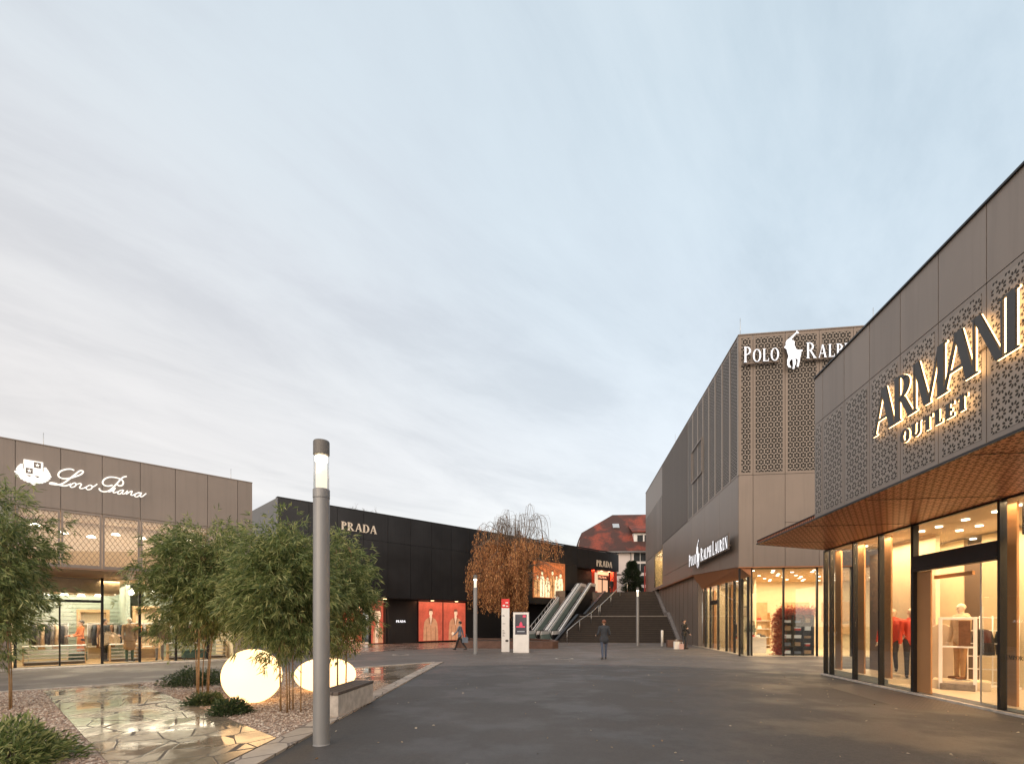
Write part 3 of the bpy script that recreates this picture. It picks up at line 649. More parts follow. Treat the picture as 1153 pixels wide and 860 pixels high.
# lit show window on the upper floor
b = MB(); b.box(.02,.04,21.35,26.0,5.12,8.28); pw = b.build('shop_window', M['glass'], Pb)
b = MB(); b.box(-.01,.06,21.3,21.36,5.1,8.3); b.box(-.01,.06,26.0,26.08,5.1,8.3); b.build('window_frame', M['black_metal'], pw)
b = MB(); b.box(.9,1.0,21.3,26.1,5.1,8.3); b.box(.07,.9,21.22,21.3,5.1,8.3); b.box(.07,.9,26.1,26.18,5.1,8.3); b.box(.07,.9,21.3,26.1,5.04,5.1); b.box(.07,.9,21.3,26.1,8.3,8.36); b.build('window_lining', M['cream'], Pb)
FP.lamp('shop_light', .48,23.7,8.25, .7,4.2, 190, (1,.66,.32))
# ground-floor glass
gx = [.1,.65,2.1,3.6,5.1,6.6,8.1]
for i in range(len(gx)-1):
    pb = MB(); pb.box(gx[i]+.03,gx[i+1]-.03,.2,.212,.03,4.25); wd = pb.build('shop_window', M['glass'], Pb)
    fb = MB(); fb.box(gx[i]-.035,gx[i]+.03,.14,.26,.0,4.25); fb.build('window_frame', M['black_metal'], wd)
gy = [.2,1.1,2.3,3.7,5.3,7.0,8.2,9.4]
for i in range(len(gy)-1):
    pb = MB(); pb.box(.5,.512,gy[i]+.03,gy[i+1]-.03,.03,3.82); wd = pb.build('shop_window', M['glass'], Pb)
    fb = MB(); fb.box(.44,.56,gy[i]-.03,gy[i]+.03,.0,3.83)
    fb.build('window_frame', M['black_metal'], wd)
    if i == 4: fb = MB(); fb.box(.45,.55,gy[i]+.03,gy[i+1]-.03,2.7,2.95); fb.build('transom', M['black_metal'], wd)
for y in (3.2,6.6,8.9):
    b = MB(); b.box(.6,.75,y,y+.42,.03,3.82); b.build('pilaster', M['bronze_fin'], Pb)
b = MB(); b.box(.3,12,.1,11,-.05,.03); b.build('interior_floor', M['pale_floor'], Pb)
b = MB(); b.box(.62,12,.22,11,4.2,4.24); b.build('interior_ceiling', P('ochre_ceiling', (.60,.40,.20), .6, 0, .05), Pb)
b = MB(); b.box(.7,12,8.5,8.7,.03,4.2); b.box(11.8,12,.3,8.5,.03,4.2); b.box(1.0,1.9,3.4,3.5,.03,3.2); b.box(2.4,2.5,5.0,8.5,.03,4.2); b.build('interior_wall', M['cream'], Pb)
for x0,x1 in ((3.0,4.3),(5.3,6.8),(7.6,9.4)):
    b = MB(); b.box(x0,x1,8.3,8.5,1.7,2.9); b.box(x0+.1,x1-.1,8.2,8.5,.9,1.5); b.build('wall_niche', M['oak'], Pb)
discs([(.95+i*.95+.3*(j%2), .9+j*.93, 4.175) for i in range(9) for j in range(8) if (i*3+j*5) % 7 < 5], Pb, M['spot'], [(.001,0),(.075,0),(.075,.02),(.001,.02)])
pw = (1,.72,.42)
FP.lamp('shop_light', 3.2,2.6,4.1, 4.2,4, 520, pw); FP.lamp('shop_light', 7.8,3.4,4.1, 4,5, 420, pw); FP.lamp('shop_light', 1.1,6.0,3.78, .7,5.5, 150, pw); FP.lamp('shop_light', 5,7.0,4.1, 6,1.5, 200, pw)
b = MB(); b.box(-.05,.0,27.2,27.8,5.0,8.0); tag(b.build('banner', M['red'], loc=FP.at(-.06,5.2,0), rz=FP.rz), 'narrow red banner fixed upright at the far end of the bronze wall', 'banner')

sg = root_at(FP, 'roof_sign', 'large white lit lettering with a mallet-swinging rider across the upper front screen', 'shop sign', .14, 0, 13.97)
for wd_, x_, w_ in (('Polo',0,1.60),('Ralph',2.78,2.05),('Lauren',5.15,2.5)):
    b = MB(); write(b, wd_, x_, 0, .74, -.26, -.20, w_, T=.15, t=.05, S=.05, h=.045, gap=.08, small=.80, ms=1); b.build('lettering', [M['sign_white'],M['letter_dark']], sg)
b = MB(); b.plate([(1.80+x, -.46+z) for x,z in RIDER], -.27, -.20, 0, 1); b.build('emblem', [M['sign_white'],M['letter_dark']], sg)
b = MB(); b.box(0,1.62,-.19,-.12,-.05,.04); b.box(2.75,7.7,-.19,-.12,-.05,.04)
for x in (.3,1.4,2.2,3.2,4.6,6,7.3): b.box(x,x+.06,-.12,-.007,-.03,.02)
b.build('mounting_rail', M['bronze_dark'], sg)
FS2 = Fr(*FP.at(0,8.9)[:2], .1324, 1); F2 = Fr(FS2.o.x, FS2.o.y, -.1324, -1)   # faces the plaza from the long side
sg = thing('wall_sign', 'white lit lettering with a small rider on the slanted bronze band above the side entrance', 'shop sign', F2.at(0,0,5.28), F2.rz)
for wd_, x_, w_ in (('Polo',0,1.95),('Ralph',3.1,2.4),('Lauren',5.7,2.7)):
    b = MB(); write(b, wd_, x_, 0, .76, -.38, -.34, w_, T=.21, t=.08, S=.05, h=.05, gap=.08, small=.80, ms=1); b.build('lettering', [M['sign_white'],M['letter_dark']], sg)
b = MB(); b.plate([(2.05+x*1.02, -.35+z*.98) for x,z in RIDER], -.39, -.34, 0, 1); b.build('emblem', [M['sign_white'],M['letter_dark']], sg)
b = MB(); b.box(-.05,8.45,-.335,-.30,-.06,.74); b.box(.3,.4,-.3,0,.2,.3); b.box(7.6,7.7,-.3,0,.2,.3); b.build('mounting_rail', M['bronze_dark'], sg)

# ------------------------------------------------------------------ store on the left
Lb = root_at(FL, 'shop_building', 'left store with grey-brown panels above a row of lattice windows and a lit clothes shop', 'shop building')
sl = [-7.15+1.071*i for i in range(7)] + [.345+1.071*i for i in range(7)] + [7.33]
b = MB(); fr = MB(); lat = MB(); gl = MB()
for i in range(len(sl)-1):
    x0, x1 = sl[i]+.008, sl[i+1]-.008
    b.box(x0,x1,0,.06,5.43,7.45)
    if i < 6: b.box(x0,x1,0,.06,3.5,5.41); continue
    if sl[i+1] > 7: b.box(x0,x1,0,.06,3.5,5.41); continue
    for q in ((x0,x1,5.33,5.41),(x0,x1,3.5,3.60),(x0,x0+.06,3.6,5.33),(x1-.06,x1,3.6,5.33)): fr.box(q[0],q[1],0,.08,q[2],q[3])
    X0, X1, Z0, Z1 = x0+.06, x1-.06, 3.6, 5.33; gl.box(X0,X1,.05,.06,Z0,Z1)
    px_, pz_ = .145, .235; sl_ = pz_/px_
    for sgn in (1,-1):
        c_ = -40*pz_
        for k in range(-12,24):
            # z = Z0 + sgn*sl*(x-X0) + k*pz
            pts = []
            for xx in (X0,X1):
                zz_ = Z0 + sgn*sl_*(xx-X0) + k*pz_
                if Z0 <= zz_ <= Z1: pts.append((xx,zz_))
            for zz_ in (Z0,Z1):
                xx = X0 + (zz_-Z0-k*pz_)/(sgn*sl_)
                if X0 < xx < X1: pts.append((xx,zz_))
            if len(pts) == 2 and abs(pts[0][0]-pts[1][0]) > .02: lat.bar((pts[0][0],.035+.006*sgn,pts[0][1]),(pts[1][0],.035+.006*sgn,pts[1][1]), .011)
b.build('fascia_panel', M['taupe'], Lb)
lw_ = gl.build('lattice_window', M['glass'], Lb); fr.build('window_frame', M['taupe'], lw_); lat.build('lattice', M['bronze_dark'], lw_)
b = MB(); b.box(-7.2,7.33,-.02,.5,7.45,7.48); b.build('coping', M['taupe'], Lb)
b = MB(); b.box(-7.15,7.32,.07,.2,5.45,7.44); b.box(-7.15,7.32,.2,10,7.2,7.3); b.box(-7.15,.33,.1,.2,3.6,5.45); b.box(7.2,7.32,.2,10,0,7.2); b.box(-7.15,.2,2.05,2.3,0,3.4); b.box(-7.15,7.2,9.8,10,0,7.2); b.build('side_wall', M['taupe'], Lb)
for x in (1.0,6.6):
    b = MB(); b.tube([(x,.3,7.3),(x,.3,7.95)], .01, 6); b.build('lightning_rod', M['steel'], Lb)
b = MB(); b.hexa([(-7.15,.0,3.44),(7.33,.0,3.44),(7.33,2.1,3.32),(-7.15,2.1,3.32)],[(-7.15,.0,3.497),(7.33,.0,3.497),(7.33,2.1,3.5),(-7.15,2.1,3.5)]); b.build('soffit', M['brown_soffit'], Lb)
b = MB()
for i in range(5): x = -1.6+2.2*i; b.hexa([(x,.03,3.43),(x+.03,.03,3.43),(x+.03,2.0,3.317),(x,2.0,3.317)],[(x,.03,3.439),(x+.03,.03,3.439),(x+.03,2.0,3.326),(x,2.0,3.326)])
b.build('soffit_seam', M['bronze_dark'], Lb)
# upper room behind the lattice
b = MB(); b.box(.2,7.2,2.6,2.7,3.5,5.42); b.box(.2,7.2,.2,2.6,5.42,5.44); b.box(.2,7.2,.2,2.6,3.505,3.53); b.box(.15,.2,.2,2.7,3.5,5.42); b.build('upper_room', P('peach_wall', (.50,.38,.27), .6, 0, .05), Lb)
discs([(.8+.75*i,1.6+.5*(i%2),5.02-.12*(i%3)) for i in range(9)], Lb, M['spot'], [(.001,0),(.15,.0),(.10,.06),(.001,.06)], 'upper_lamp')
FL.lamp('shop_light', 3.7,1.4,5.38, 6,1.6, 130, (1,.82,.62))
gx = [.30,2.64,3.79,5.0,6.15,7.2]
for i in range(len(gx)-1):
    pb = MB(); pb.box(gx[i]+.04,gx[i+1]-.04,2.03,2.042,.06,3.30); wd = pb.build('shop_window', M['glass'], Lb)
    fb = MB(); fb.box(gx[i]-.04,gx[i]+.04,1.98,2.10,.04,3.33); fb.box(gx[i]+.04,gx[i+1]-.04,1.99,2.09,.03,.06)
    fb.build('window_frame', M['black_metal'], wd)
    if i == 0:
        fb = MB(); fb.box(gx[i]+.04,gx[i+1]-.04,1.98,2.1,2.38,2.48); fb.build('transom', M['black_metal'], wd)
        fb = MB(); fb.box(1.42,1.47,1.99,2.09,.06,2.38); fb.build('mullion', M['black_metal'], wd)
b = MB(); b.box(.2,7.2,2.1,9.8,-.05,.05); b.build('interior_floor', M['wood_floor'], Lb)
b = MB(); b.box(.2,7.2,2.1,9.8,3.3,3.34); b.box(.2,3.2,2.4,4.4,2.75,3.28); b.build('interior_ceiling', M['oak'], Lb)
b = MB(); b.box(.2,7.2,7.0,7.15,.05,3.3); b.box(3.6,3.75,4.4,7.0,.05,3.3); b.box(4.3,7.2,5.0,5.1,.05,3.3); b.build('interior_wall', M['mint'], Lb)
b = MB()
for i in range(16): b.box(.3,7.1,6.985,7.0,.3+.18*i,.305+.18*i); b.box(4.3,7.1,4.985,5.0,.3+.18*i,.305+.18*i)
b.build('wall_groove', M['taupe'], Lb)
b = MB(); b.box(.16,.2,2.1,7.1,.05,3.3); b.box(7.15,7.19,2.1,7.1,.05,3.3); b.build('end_wall', M['cream'], Lb)
discs([(.6+.5*i,3.0+.3*(i%2),2.66) for i in range(5)], Lb, M['spot'], [(.001,0),(.13,0),(.09,.07),(.001,.07)])
lw2 = (1,.84,.63)
FL.lamp('shop_light', 1.7,3.4,2.70, 2.6,1.6, 130, lw2); FL.lamp('shop_light', 5.2,3.4,3.24, 3.4,2.2, 265, lw2); FL.lamp('shop_light', 2.2,5.8,3.24, 2.6,2, 165, lw2); FL.lamp('shop_light', 3.0,2.6,3.24, .8,.6, 40, lw2)

o = thing('script_sign', 'white lit handwriting sign with a crest on the grey-brown panels of the left store', 'shop sign', FL.at(0,0,0), FL.rz)
b = MB()
for i, st_ in enumerate(SCRIPT):
    pts = smooth_path(st_, 6); rad = .023 if i in (0,3,4) else .0175
    b.tube([(x,-.07-.004*i,z) for x,z in pts], rad, 8)
b.build('lettering', M['sign_warm'], o)
b = MB(); b.plate(CREST, -.085, -.045)
for (cx_,cz_) in ((.855,6.745),(.665,6.527)): b.plate([(cx_+(.062 if k%2==0 else .026)*math.cos(PI/2+PI*k/5), cz_+(.068 if k%2==0 else .028)*math.sin(PI/2+PI*k/5)) for k in range(10)], -.095, -.0905)
for a0 in range(14):
    t_ = PI*(1.08+.84*a0/13); x, z = .757+.40*math.cos(t_), 6.53+.36*math.sin(t_); b.ball((x,-.066,z), .05, .02, .04, 8)
b.build('crest', M['sign_warm'], o)
b = MB()
for pl in CREST_DARK: b.plate(pl, -.090, -.086)
b.build('crest_detail', M['bronze_dark'], o)
# ------------------------------------------------------------------ black store at the back
Bb = root_at(FB, 'shop_building', 'long black panelled store with red lit posters under its overhang', 'shop building')
LEN = 36.8
b = MB()
sx = [0,1.9,3.8,5.7,7.6,9.5,11.4,13.3,15.2,17.1,19,20.9,22.78,27.32,29.4]
for i in range(len(sx)-1):
    x0, x1 = sx[i]+.012, sx[i+1]-.012
    if abs(sx[i]-22.78) < .01: b.box(x0,x1,0,.08,3.42,3.98); b.box(x0,x1,0,.08,7.37,9.3); continue
    b.box(x0,x1,0,.08,7.46,9.38-.0); b.box(x0,x1,0,.08,3.42,7.44)
for x0,x1 in ((29.41,31.2),(31.22,33.1),(33.12,35),(35.02,LEN)): b.box(x0,x1,0,.08,7.36,9.3)
b.build('black_cladding', M['black_panel'], Bb)
b = MB(); b.box(.0,22.75,.09,14,3.46,9.3); b.box(27.34,29.38,.09,14,3.46,9.3); b.box(22.75,27.34,1.0,14,3.46,9.3); b.box(29.4,LEN,.09,14,7.4,9.2); b.box(29.4,LEN,.85,14,3.4,7.4)
b.box(27.4,29.4,.2,1,3.3,7.4); b.build('inner_wall', M['cavity'], Bb)
b = MB(); b.box(-.05,-.0,.0,14,3.4,9.38); b.box(-.05,0,1.0,14,0,3.4); b.build('end_wall', M['grey_panel'], Bb)
b = MB(); b.box(-.05,LEN+.02,-.03,.3,9.39,9.45); b.build('coping', M['black_metal'], Bb)
b = MB(); b.box(0,29.4,.05,1.6,3.36,3.415); b.box(29.42,LEN,.09,.85,7.3,7.35); b.build('soffit', M['black_panel'], Bb)
for x0,x1,y0 in ((8.2,10.72,1.0),(10.72,15.56,1.05),(15.56,LEN,1.0),(0,4.6,1.0)):
    b = MB(); b.box(x0,x1,y0,1.2,0,3.36); b.build('lower_wall', M['black_panel'], Bb)
discs([(x,.62,3.338) for x in (1.2,5.2,6.4,7.7,11.9,14.3)] + [(x,.45,7.278) for x in (33,34.2,35.6)], Bb, M['spot_warm'], [(.001,0),(.13,0),(.13,.02),(.001,.02)])
# entrance at ground level
b = MB(); b.box(4.6,7.0,1.5,1.62,2.35,2.95); b.box(4.6,4.7,1.5,1.62,0,2.35); b.box(6.9,7.02,1.5,1.62,0,2.35); b.box(5.75,5.82,1.5,1.6,.05,2.35); b.build('entrance_frame', M['black_metal'], Bb)
b = MB(); b.box(4.7,5.75,1.54,1.55,.04,2.35); b.box(5.82,6.9,1.54,1.55,.04,2.35); b.box(4.6,7.0,1.54,1.55,2.96,3.34); b.build('glass_door', M['glass'], Bb)
b = MB(); b.box(2.6,8.1,1.65,6,-.05,.04); b.build('interior_floor', M['pale_floor'], Bb)
b = MB(); b.box(2.6,8.1,5.0,5.1,.04,3.4); b.box(2.5,2.6,1.65,5,.04,3.4); b.box(2.6,8.1,1.65,5,3.4,3.45); b.build('interior_wall', P('rose_wall', (.62,.20,.14), .5), Bb)
b = MB(); b.box(7.0,8.2,1.62,1.75,0,3.36); b.box(8.1,8.2,1.2,1.62,0,3.36); b.build('recess_wall', M['black_panel'], Bb)
FB.lamp('shop_light', 5.6,3.2,3.35, 3.6,2.4, 330, (1,.62,.42)); FB.lamp('shop_light', 5.6,.6,3.33, 4,.5, 110, (1,.48,.28)); FB.lamp('shop_light', 13.1,.45,3.33, 4.6,.4, 90, (1,.42,.22))
# upper entrance at the head of the stairs
M['red_column'] = P('glossy_red_column', (.60,.07,.035), .3)
for x0,x1 in ((32.45,32.95),(35.9,36.6)): b = MB(); b.box(x0,x1,.1,.5,UP,7.3); b.build('column', M['red_column'], Bb)
b = MB(); b.box(33.1,35.8,.5,.6,6.35,6.85); b.box(33.1,33.2,.5,.6,UP,6.35); b.box(35.7,35.8,.5,.6,UP,6.35); b.box(34.4,34.46,.5,.6,UP,6.35); b.build('entrance_frame', M['black_metal'], Bb)
b = MB(); b.box(33.2,34.4,.72,.8,UP,6.35); b.box(34.46,35.7,.72,.8,UP,6.35); b.box(32.96,35.88,.72,.8,6.86,7.3); b.build('lit_shopfront', emit_mat('lit_shop_interior', (1,.55,.32), .95), Bb)
b = MB(); b.box(32.45,32.95,.04,.095,UP+.3,7.0); b.build('lit_panel', emit_mat('lit_pale_panel', (1,.72,.45), .8), Bb)
FB.lamp('shop_light', 34.3,.35,7.27, 4,.4, 160, (1,.36,.2))
b = MB(); b.box(LEN,LEN+1.6,.3,2.2,7.1,7.16); b.build('door_canopy', M['black_metal'], Bb)
def letters(name, txt, x, y, z, hgt, wd, label, mat, F=FB, d=.06, **kw):
    b = MB(); write(b, txt, 0, 0, hgt, -d, -.002, wd, **kw)
    return tag(b.build(name, mat, loc=F.at(x,y,z), rz=F.rz), label, 'lettering')
KW = dict(T=.2, t=.075, S=.05, h=.07, gap=.07)
letters('wall_lettering', 'PRADA', 4.05, 0, 7.92, .56, 2.64, 'pale gold capitals high on the black wall above the bamboo', M['pale_letter'], **KW)
letters('wall_lettering', 'PRADA', 32.6, 0, 7.68, .66, 2.9, 'pale gold capitals on the black fascia at the head of the stairs', M['pale_letter'], **KW)
letters('door_lettering', 'PRADA', 5.0, 1.5, 2.50, .30, 1.5, 'small pale capitals on the black header of the ground-floor entrance', M['pale_letter'], d=.03, **KW)
letters('door_lettering', 'PRADA', 33.7, .5, 6.47, .26, 1.45, 'small pale capitals on the black header of the upper entrance', M['pale_letter'], d=.03, **KW)
letters('wall_lettering', 'PRADA', 8.85, 1.0, 1.62, .17, .82, 'tiny white lit capitals at head height on the black wall beside the poster', M['sign_white'], d=.03, **KW)

def blob(cx, cz, rx, rz, n=18, a0=0, a1=2*PI): return [(cx+rx*math.cos(a0+(a1-a0)*i/n), cz+rz*math.sin(a0+(a1-a0)*i/n)) for i in range(n)]
PM = [emit_mat('poster_red', (.56,.10,.055), .95, .2), emit_mat('poster_coat', (.60,.27,.135), .95, .2), emit_mat('poster_skin', (1,.64,.40), 1.05, .2), emit_mat('poster_hair', (.22,.07,.04), .9, .2), emit_mat('poster_shirt', (.85,.55,.36), .95, .2), emit_mat('poster_fold', (.36,.13,.055), .95, .2), M['black_metal']]
def poster(x, w, z0, z1, label, turn=0, bag=False):
    o = thing('poster', label, 'poster', FB.at(x,.99,z0), FB.rz, 'lit posters under the black overhang')
    h = z1-z0; b = MB(); b.plate([(0,0),(w,0),(w,h),(0,h)], -.06, 0, 0)
    c = w*.5 + turn*.1; k = h/3.2; i = [0]
    def lay(poly, m): i[0] += 1; b.plate([(max(.02,min(w-.02,px)), max(.03,min(h-.03,pz))) for px,pz in poly], -.06-.003*i[0], -.058, m)
    lay([(c-.72*k,0),(c-.70*k,.9*k),(c-.62*k,1.55*k),(c-.44*k,1.78*k),(c-.16*k,1.92*k),(c+.16*k,1.92*k),(c+.46*k,1.78*k),(c+.64*k,1.5*k),(c+.72*k,.8*k),(c+.74*k,0)], 1)
    lay([(c-.46*k,0),(c-.42*k,1.2*k),(c-.38*k,1.2*k),(c-.40*k,0)], 5); lay([(c+.44*k,0),(c+.42*k,1.2*k),(c+.46*k,1.2*k),(c+.50*k,0)], 5)
    lay([(c+.01*k,0),(c-.01*k,1.3*k),(c+.03*k,1.3*k),(c+.05*k,0)], 5)
    lay([(c-.15*k,1.95*k),(c+.15*k,1.95*k),(c+.02*k,1.3*k),(c-.03*k,1.3*k)], 4)
    lay([(c-.24*k,1.9*k),(c-.13*k,1.96*k),(c-.02*k,1.34*k),(c-.12*k,1.45*k)], 5); lay([(c+.24*k,1.9*k),(c+.13*k,1.96*k),(c+.02*k,1.34*k),(c+.12*k,1.45*k)], 5)
    lay([(c-.10*k,1.9*k),(c+.10*k,1.9*k),(c+.10*k,2.2*k),(c-.10*k,2.2*k)], 2)
    lay(blob(c,2.36*k,.18*k,.26*k), 3); lay(blob(c+turn*.02,2.30*k,.165*k,.235*k), 2)
    lay(blob(c,2.55*k,.18*k,.11*k), 3)
    for s in (-1,1): lay(blob(c+s*.065*k+turn*.03,2.34*k,.03*k,.014*k,10), 3); lay(blob(c+s*.065*k+turn*.03,2.375*k,.04*k,.009*k,10), 3)
    lay([(c+turn*.03-.02*k,2.23*k),(c+turn*.03+.02*k,2.23*k),(c+turn*.03,2.33*k)], 1); lay(blob(c+turn*.03,2.17*k,.05*k,.012*k,10), 5)
    if bag: lay(blob(c-.3*k,.55*k,.12*k,.16*k), 2)
    b.build('print', PM, o)
    b = MB()
    for q in ((-.03,0,0,h),(w,w+.03,0,h)): b.box(q[0],q[1],-.09,0,q[2],q[3])
    b.box(-.03,w+.03,-.09,0,h,h+.04); b.box(-.03,w+.03,-.09,0,-.04,0); b.build('frame', M['black_metal'], o)
poster(10.8, 2.3, .14, 3.26, 'left red lit poster of a man in a buttoned tan coat', 0)
poster(13.17, 2.3, .14, 3.26, 'right red lit poster of a man in a tan coat turned sideways', 1, True)
o = thing('poster', 'narrow red lit poster with one large pale face beside the entrance', 'poster', FB.at(7.08,1.60,.06), FB.rz, 'lit posters under the black overhang')
b = MB(); b.plate([(0,0),(1.0,0),(1.0,3.2),(0,3.2)], -.05, 0, 0)
for i, (pl, m) in enumerate([([(.12,.02),(.2,.9),(.38,1.4),(.75,1.35),(.92,.8),(.97,.02)],1),([(.3,.02),(.34,1.1),(.48,1.6),(.66,1.4),(.6,.6),(.56,.02)],4),([(.40,1.3),(.66,1.3),(.66,1.7),(.40,1.7)],2),(blob(.52,2.22,.33,.5),3),(blob(.52,2.12,.27,.44),2),(blob(.52,2.6,.30,.2),3),(blob(.41,2.2,.06,.022,10),3),(blob(.64,2.2,.06,.022,10),3),(blob(.53,1.84,.07,.025,10),0),(blob(.5,2.86,.13,.14),3)]):
    b.plate([(max(.02,x),z) for x,z in pl], -.05-.003*(i+1), -.049, m)
b.build('print', PM, o); b = MB(); b.box(-.05,-.005,-.08,0,-.04,3.26); b.box(1.005,1.03,-.08,0,-.04,3.26); b.build('frame', M['black_metal'], o)
# big show window behind the willow
o = thing('light_box', 'large orange lit window picture behind the weeping tree', 'light box', FB.at(22.85,.03,4.03), FB.rz)
LM = [emit_mat('lightbox_orange', (.75,.20,.06), .9, .5), emit_mat('lightbox_cream', (1,.80,.48), 1.5, .35), emit_mat('lightbox_amber', (.85,.42,.16), 1.0, .5), emit_mat('lightbox_brown', (.30,.08,.03), .9, .5)]
b = MB(); b.plate([(0,0),(4.42,0),(4.42,3.3),(0,3.3)], .05, .5, 0); rr = random.Random(3)
i = 0
def lay(poly, m):
    global i
    i += 1; b.plate([(max(.02,min(4.4,x)), max(.02,min(3.25,z))) for x,z in poly], .05-.003*i, .055, m)
lay([(0.02,.02),(4.4,.02),(4.4,1.5),(3.4,1.9),(2.6,1.6),(1.6,1.8),(.7,1.5),(.02,1.7)], 2)
for cx_, hh in ((.65,2.1),(1.3,2.55),(2.05,2.0),(2.75,2.65),(3.4,2.2),(3.95,2.45)):
    lay([(cx_-.30,.02),(cx_-.34,hh*.55),(cx_-.22,hh*.8),(cx_+.22,hh*.8),(cx_+.34,hh*.55),(cx_+.28,.02)], 1 if rr.random() > .25 else 2)
    lay(blob(cx_,hh*.9,.13,.18,12), 1); lay(blob(cx_+.02,hh*1.0,.13,.08,12), 3)
    lay([(cx_-.04,.1),(cx_-.05,hh*.7),(cx_+.03,hh*.7),(cx_+.04,.1)], 3 if rr.random() > .5 else 2)
b.build('print', LM, o); b = MB(); b.box(-.06,4.48,-.12,-.05,3.3,3.42); b.box(-.06,0,-.12,.06,0,3.3); b.box(4.42,4.48,-.12,.06,0,3.3); b.box(-.06,4.48,-.12,.06,-.06,0); b.build('frame', emit_mat('lit_orange_frame', (.8,.24,.08), .5), o)

# ------------------------------------------------------------------ stairs, escalators, rails
o = thing('staircase', 'broad flight of dark stone steps with a landing halfway up', 'stairs', FS.o, FS.rz)
RISE = UP/28; b = MB(); nb = MB(); ypos = []
for i in range(28):
    y0 = .36*i if i < 13 else 5.95 + .3633*(i-13)
    if i == 12: y1 = 5.95
    else: y1 = .36*(i+1) if i < 12 else 5.95 + .3633*(i-12)
    xl0, xl1 = y0*.3895, y1*.3895; z = RISE*(i+1)
    zb = 0 if i < 1 else z - RISE*1.5
    b.hexa([(xl0,y0,zb),(9.56,y0,zb),(9.56,y1+.3,zb),(xl1+.1,y1+.3,zb)],[(xl0,y0,z),(9.56,y0,z),(9.56,y1,z),(xl1,y1,z)])
    nb.box(xl0+.05, 9.5, y0-.004, y0+.05, z-.035, z+.004, 1 if i == 12 else 0)
    ypos.append((y0,z))
b.build('step', M['stair'], o); nb.build('nosing', [M['nosing'], P('landing_nosing', (.42,.38,.34), .6)], o)
b = MB()
for (y0,z0),(y1,z1) in (((-.1,.25),(4.5,2.5)),((4.5,2.5),(5.9,2.5)),((5.9,2.5),(11.4,5.0))): b.hexa([(9.3,y0,0),(9.57,y0,0),(9.57,y1,0),(9.3,y1,0)],[(9.3,y0,z0),(9.57,y0,z0),(9.57,y1,z1),(9.3,y1,z1)])
b.build('stringer', P('grey_stringer', (.20,.18,.17), .6), o)
b = MB()
for (y0,z0),(y1,z1) in (((-.2,.2),(4.3,2.35)),((4.3,2.35),(5.9,2.4)),((5.9,2.4),(11.4,4.85))): b.hexa([(y0*.39-.22,y0,0),(y0*.39-.004,y0,0),(y1*.39-.004,y1,0),(y1*.39-.22,y1,0)],[(y0*.39-.22,y0,z0),(y0*.39-.004,y0,z0),(y1*.39-.004,y1,z1),(y1*.39-.22,y1,z1)])
b.build('flank_wall', M['black_panel'], o)
def rail(pts, label, every=2):
    o = thing('handrail', label, 'handrail', FS.at(*pts[0]), FS.rz, 'pale handrails on the dark stairs'); p0 = Vector(pts[0])
    P_ = [Vector(p)-p0 for p in pts]; b = MB()
    b.tube([p+Vector((0,0,.95)) for p in P_], .035, 8); b.build('rail', M['steel'], o)
    for p in P_: b = MB(); b.tube([p, p+Vector((0,0,.93))], .028, 8); b.build('post', M['steel'], o)
rail([(.75,-.1,0),(1.75,1.55,.84),(2.75,3.2,1.5),(3.45,4.5,2.15)], 'lower pale handrail rising from the plaza to the landing of the dark stairs')
rail([(3.6,5.2,2.18),(4.7,7.4,3.2),(5.7,9.3,4.2),(6.6,11.3,4.7)], 'upper pale handrail rising from the landing to the head of the dark stairs')
FE = Fr(2.6,41.5,.904,-.428)
def ez(y): return 0 if y < .6 else UP if y > 9.9 else UP*(y-.6)/9.3
M['pale_steel'] = P('pale_steel', (.88,.88,.87), .4, 0, .03); M['green_panel'] = P('green_grey_panel', (.34,.42,.38), .25, 0, .06)
def escalator(loc, label):
    o = thing('escalator', label, 'escalator', loc, FE.rz, 'escalators beside the stairs')
    ys = [-1.0,.2,.6,1.2,5.2,9.3,9.9,10.4,11.6]
    b = MB()
    for i in range(34):
        y0 = .6 + .2735*i; z = UP*(i+.6)/34; b.box(-.36,.36,y0,y0+.29,z-.25,z)
    b.box(-.36,.36,-1.0,.6,.0,.03); b.box(-.36,.36,9.9,11.6,UP-.1,UP+.03); b.build('step', M['black_metal'], o)
    def strip(name, mat, x0, x1, za, zb, s):
        b = MB(); x0, x1 = sorted((s*x0, s*x1))
        for y0,y1 in zip(ys,ys[1:]):
            A0, A1 = max(0,ez(y0)+za), max(0,ez(y1)+za)
            b.hexa([(x0,y0,A0),(x1,y0,A0),(x1,y1,A1),(x0,y1,A1)],[(x0,y0,ez(y0)+zb),(x1,y0,ez(y0)+zb),(x1,y1,ez(y1)+zb),(x0,y1,ez(y1)+zb)])
        b.build(name, mat, o)
    for s in (-1,1):
        strip('outer_panel', M['black_panel'], .50, .60, -.7, .62, s)
        strip('inner_panel', M['green_panel'], .40, .499, -.3, .62, s)
        strip('deck_band', M['pale_steel'], .38, .64, .622, .90, s)
        b = MB(); b.tube([(s*.48,-1.0,.35),(s*.48,-1.2,.6),(s*.48,-1.0,.93)] + [(s*.48,y,ez(y)+.93) for y in ys[1:]] + [(s*.48,11.8,UP+.6)], .04, 8); b.build('handrail', M['black_metal'], o)
    return o
e1 = escalator(FE.at(-.66,0), 'left escalator with glass sides rising to the upper entrance')
copy_tree(e1, loc=FE.at(.66,0), label='right escalator with glass sides next to the dark stair flank')
b = MB()
for y0,y1 in ((.3,5),(5,10.0)): b.hexa([(-1.24,y0,0),(1.24,y0,0),(1.24,y1,0),(-1.24,y1,0)],[(-1.24,y0,max(.0,ez(y0)-.72)+.01),(1.24,y0,max(.0,ez(y0)-.72)+.01),(1.24,y1,ez(y1)-.72),(-1.24,y1,ez(y1)-.72)])
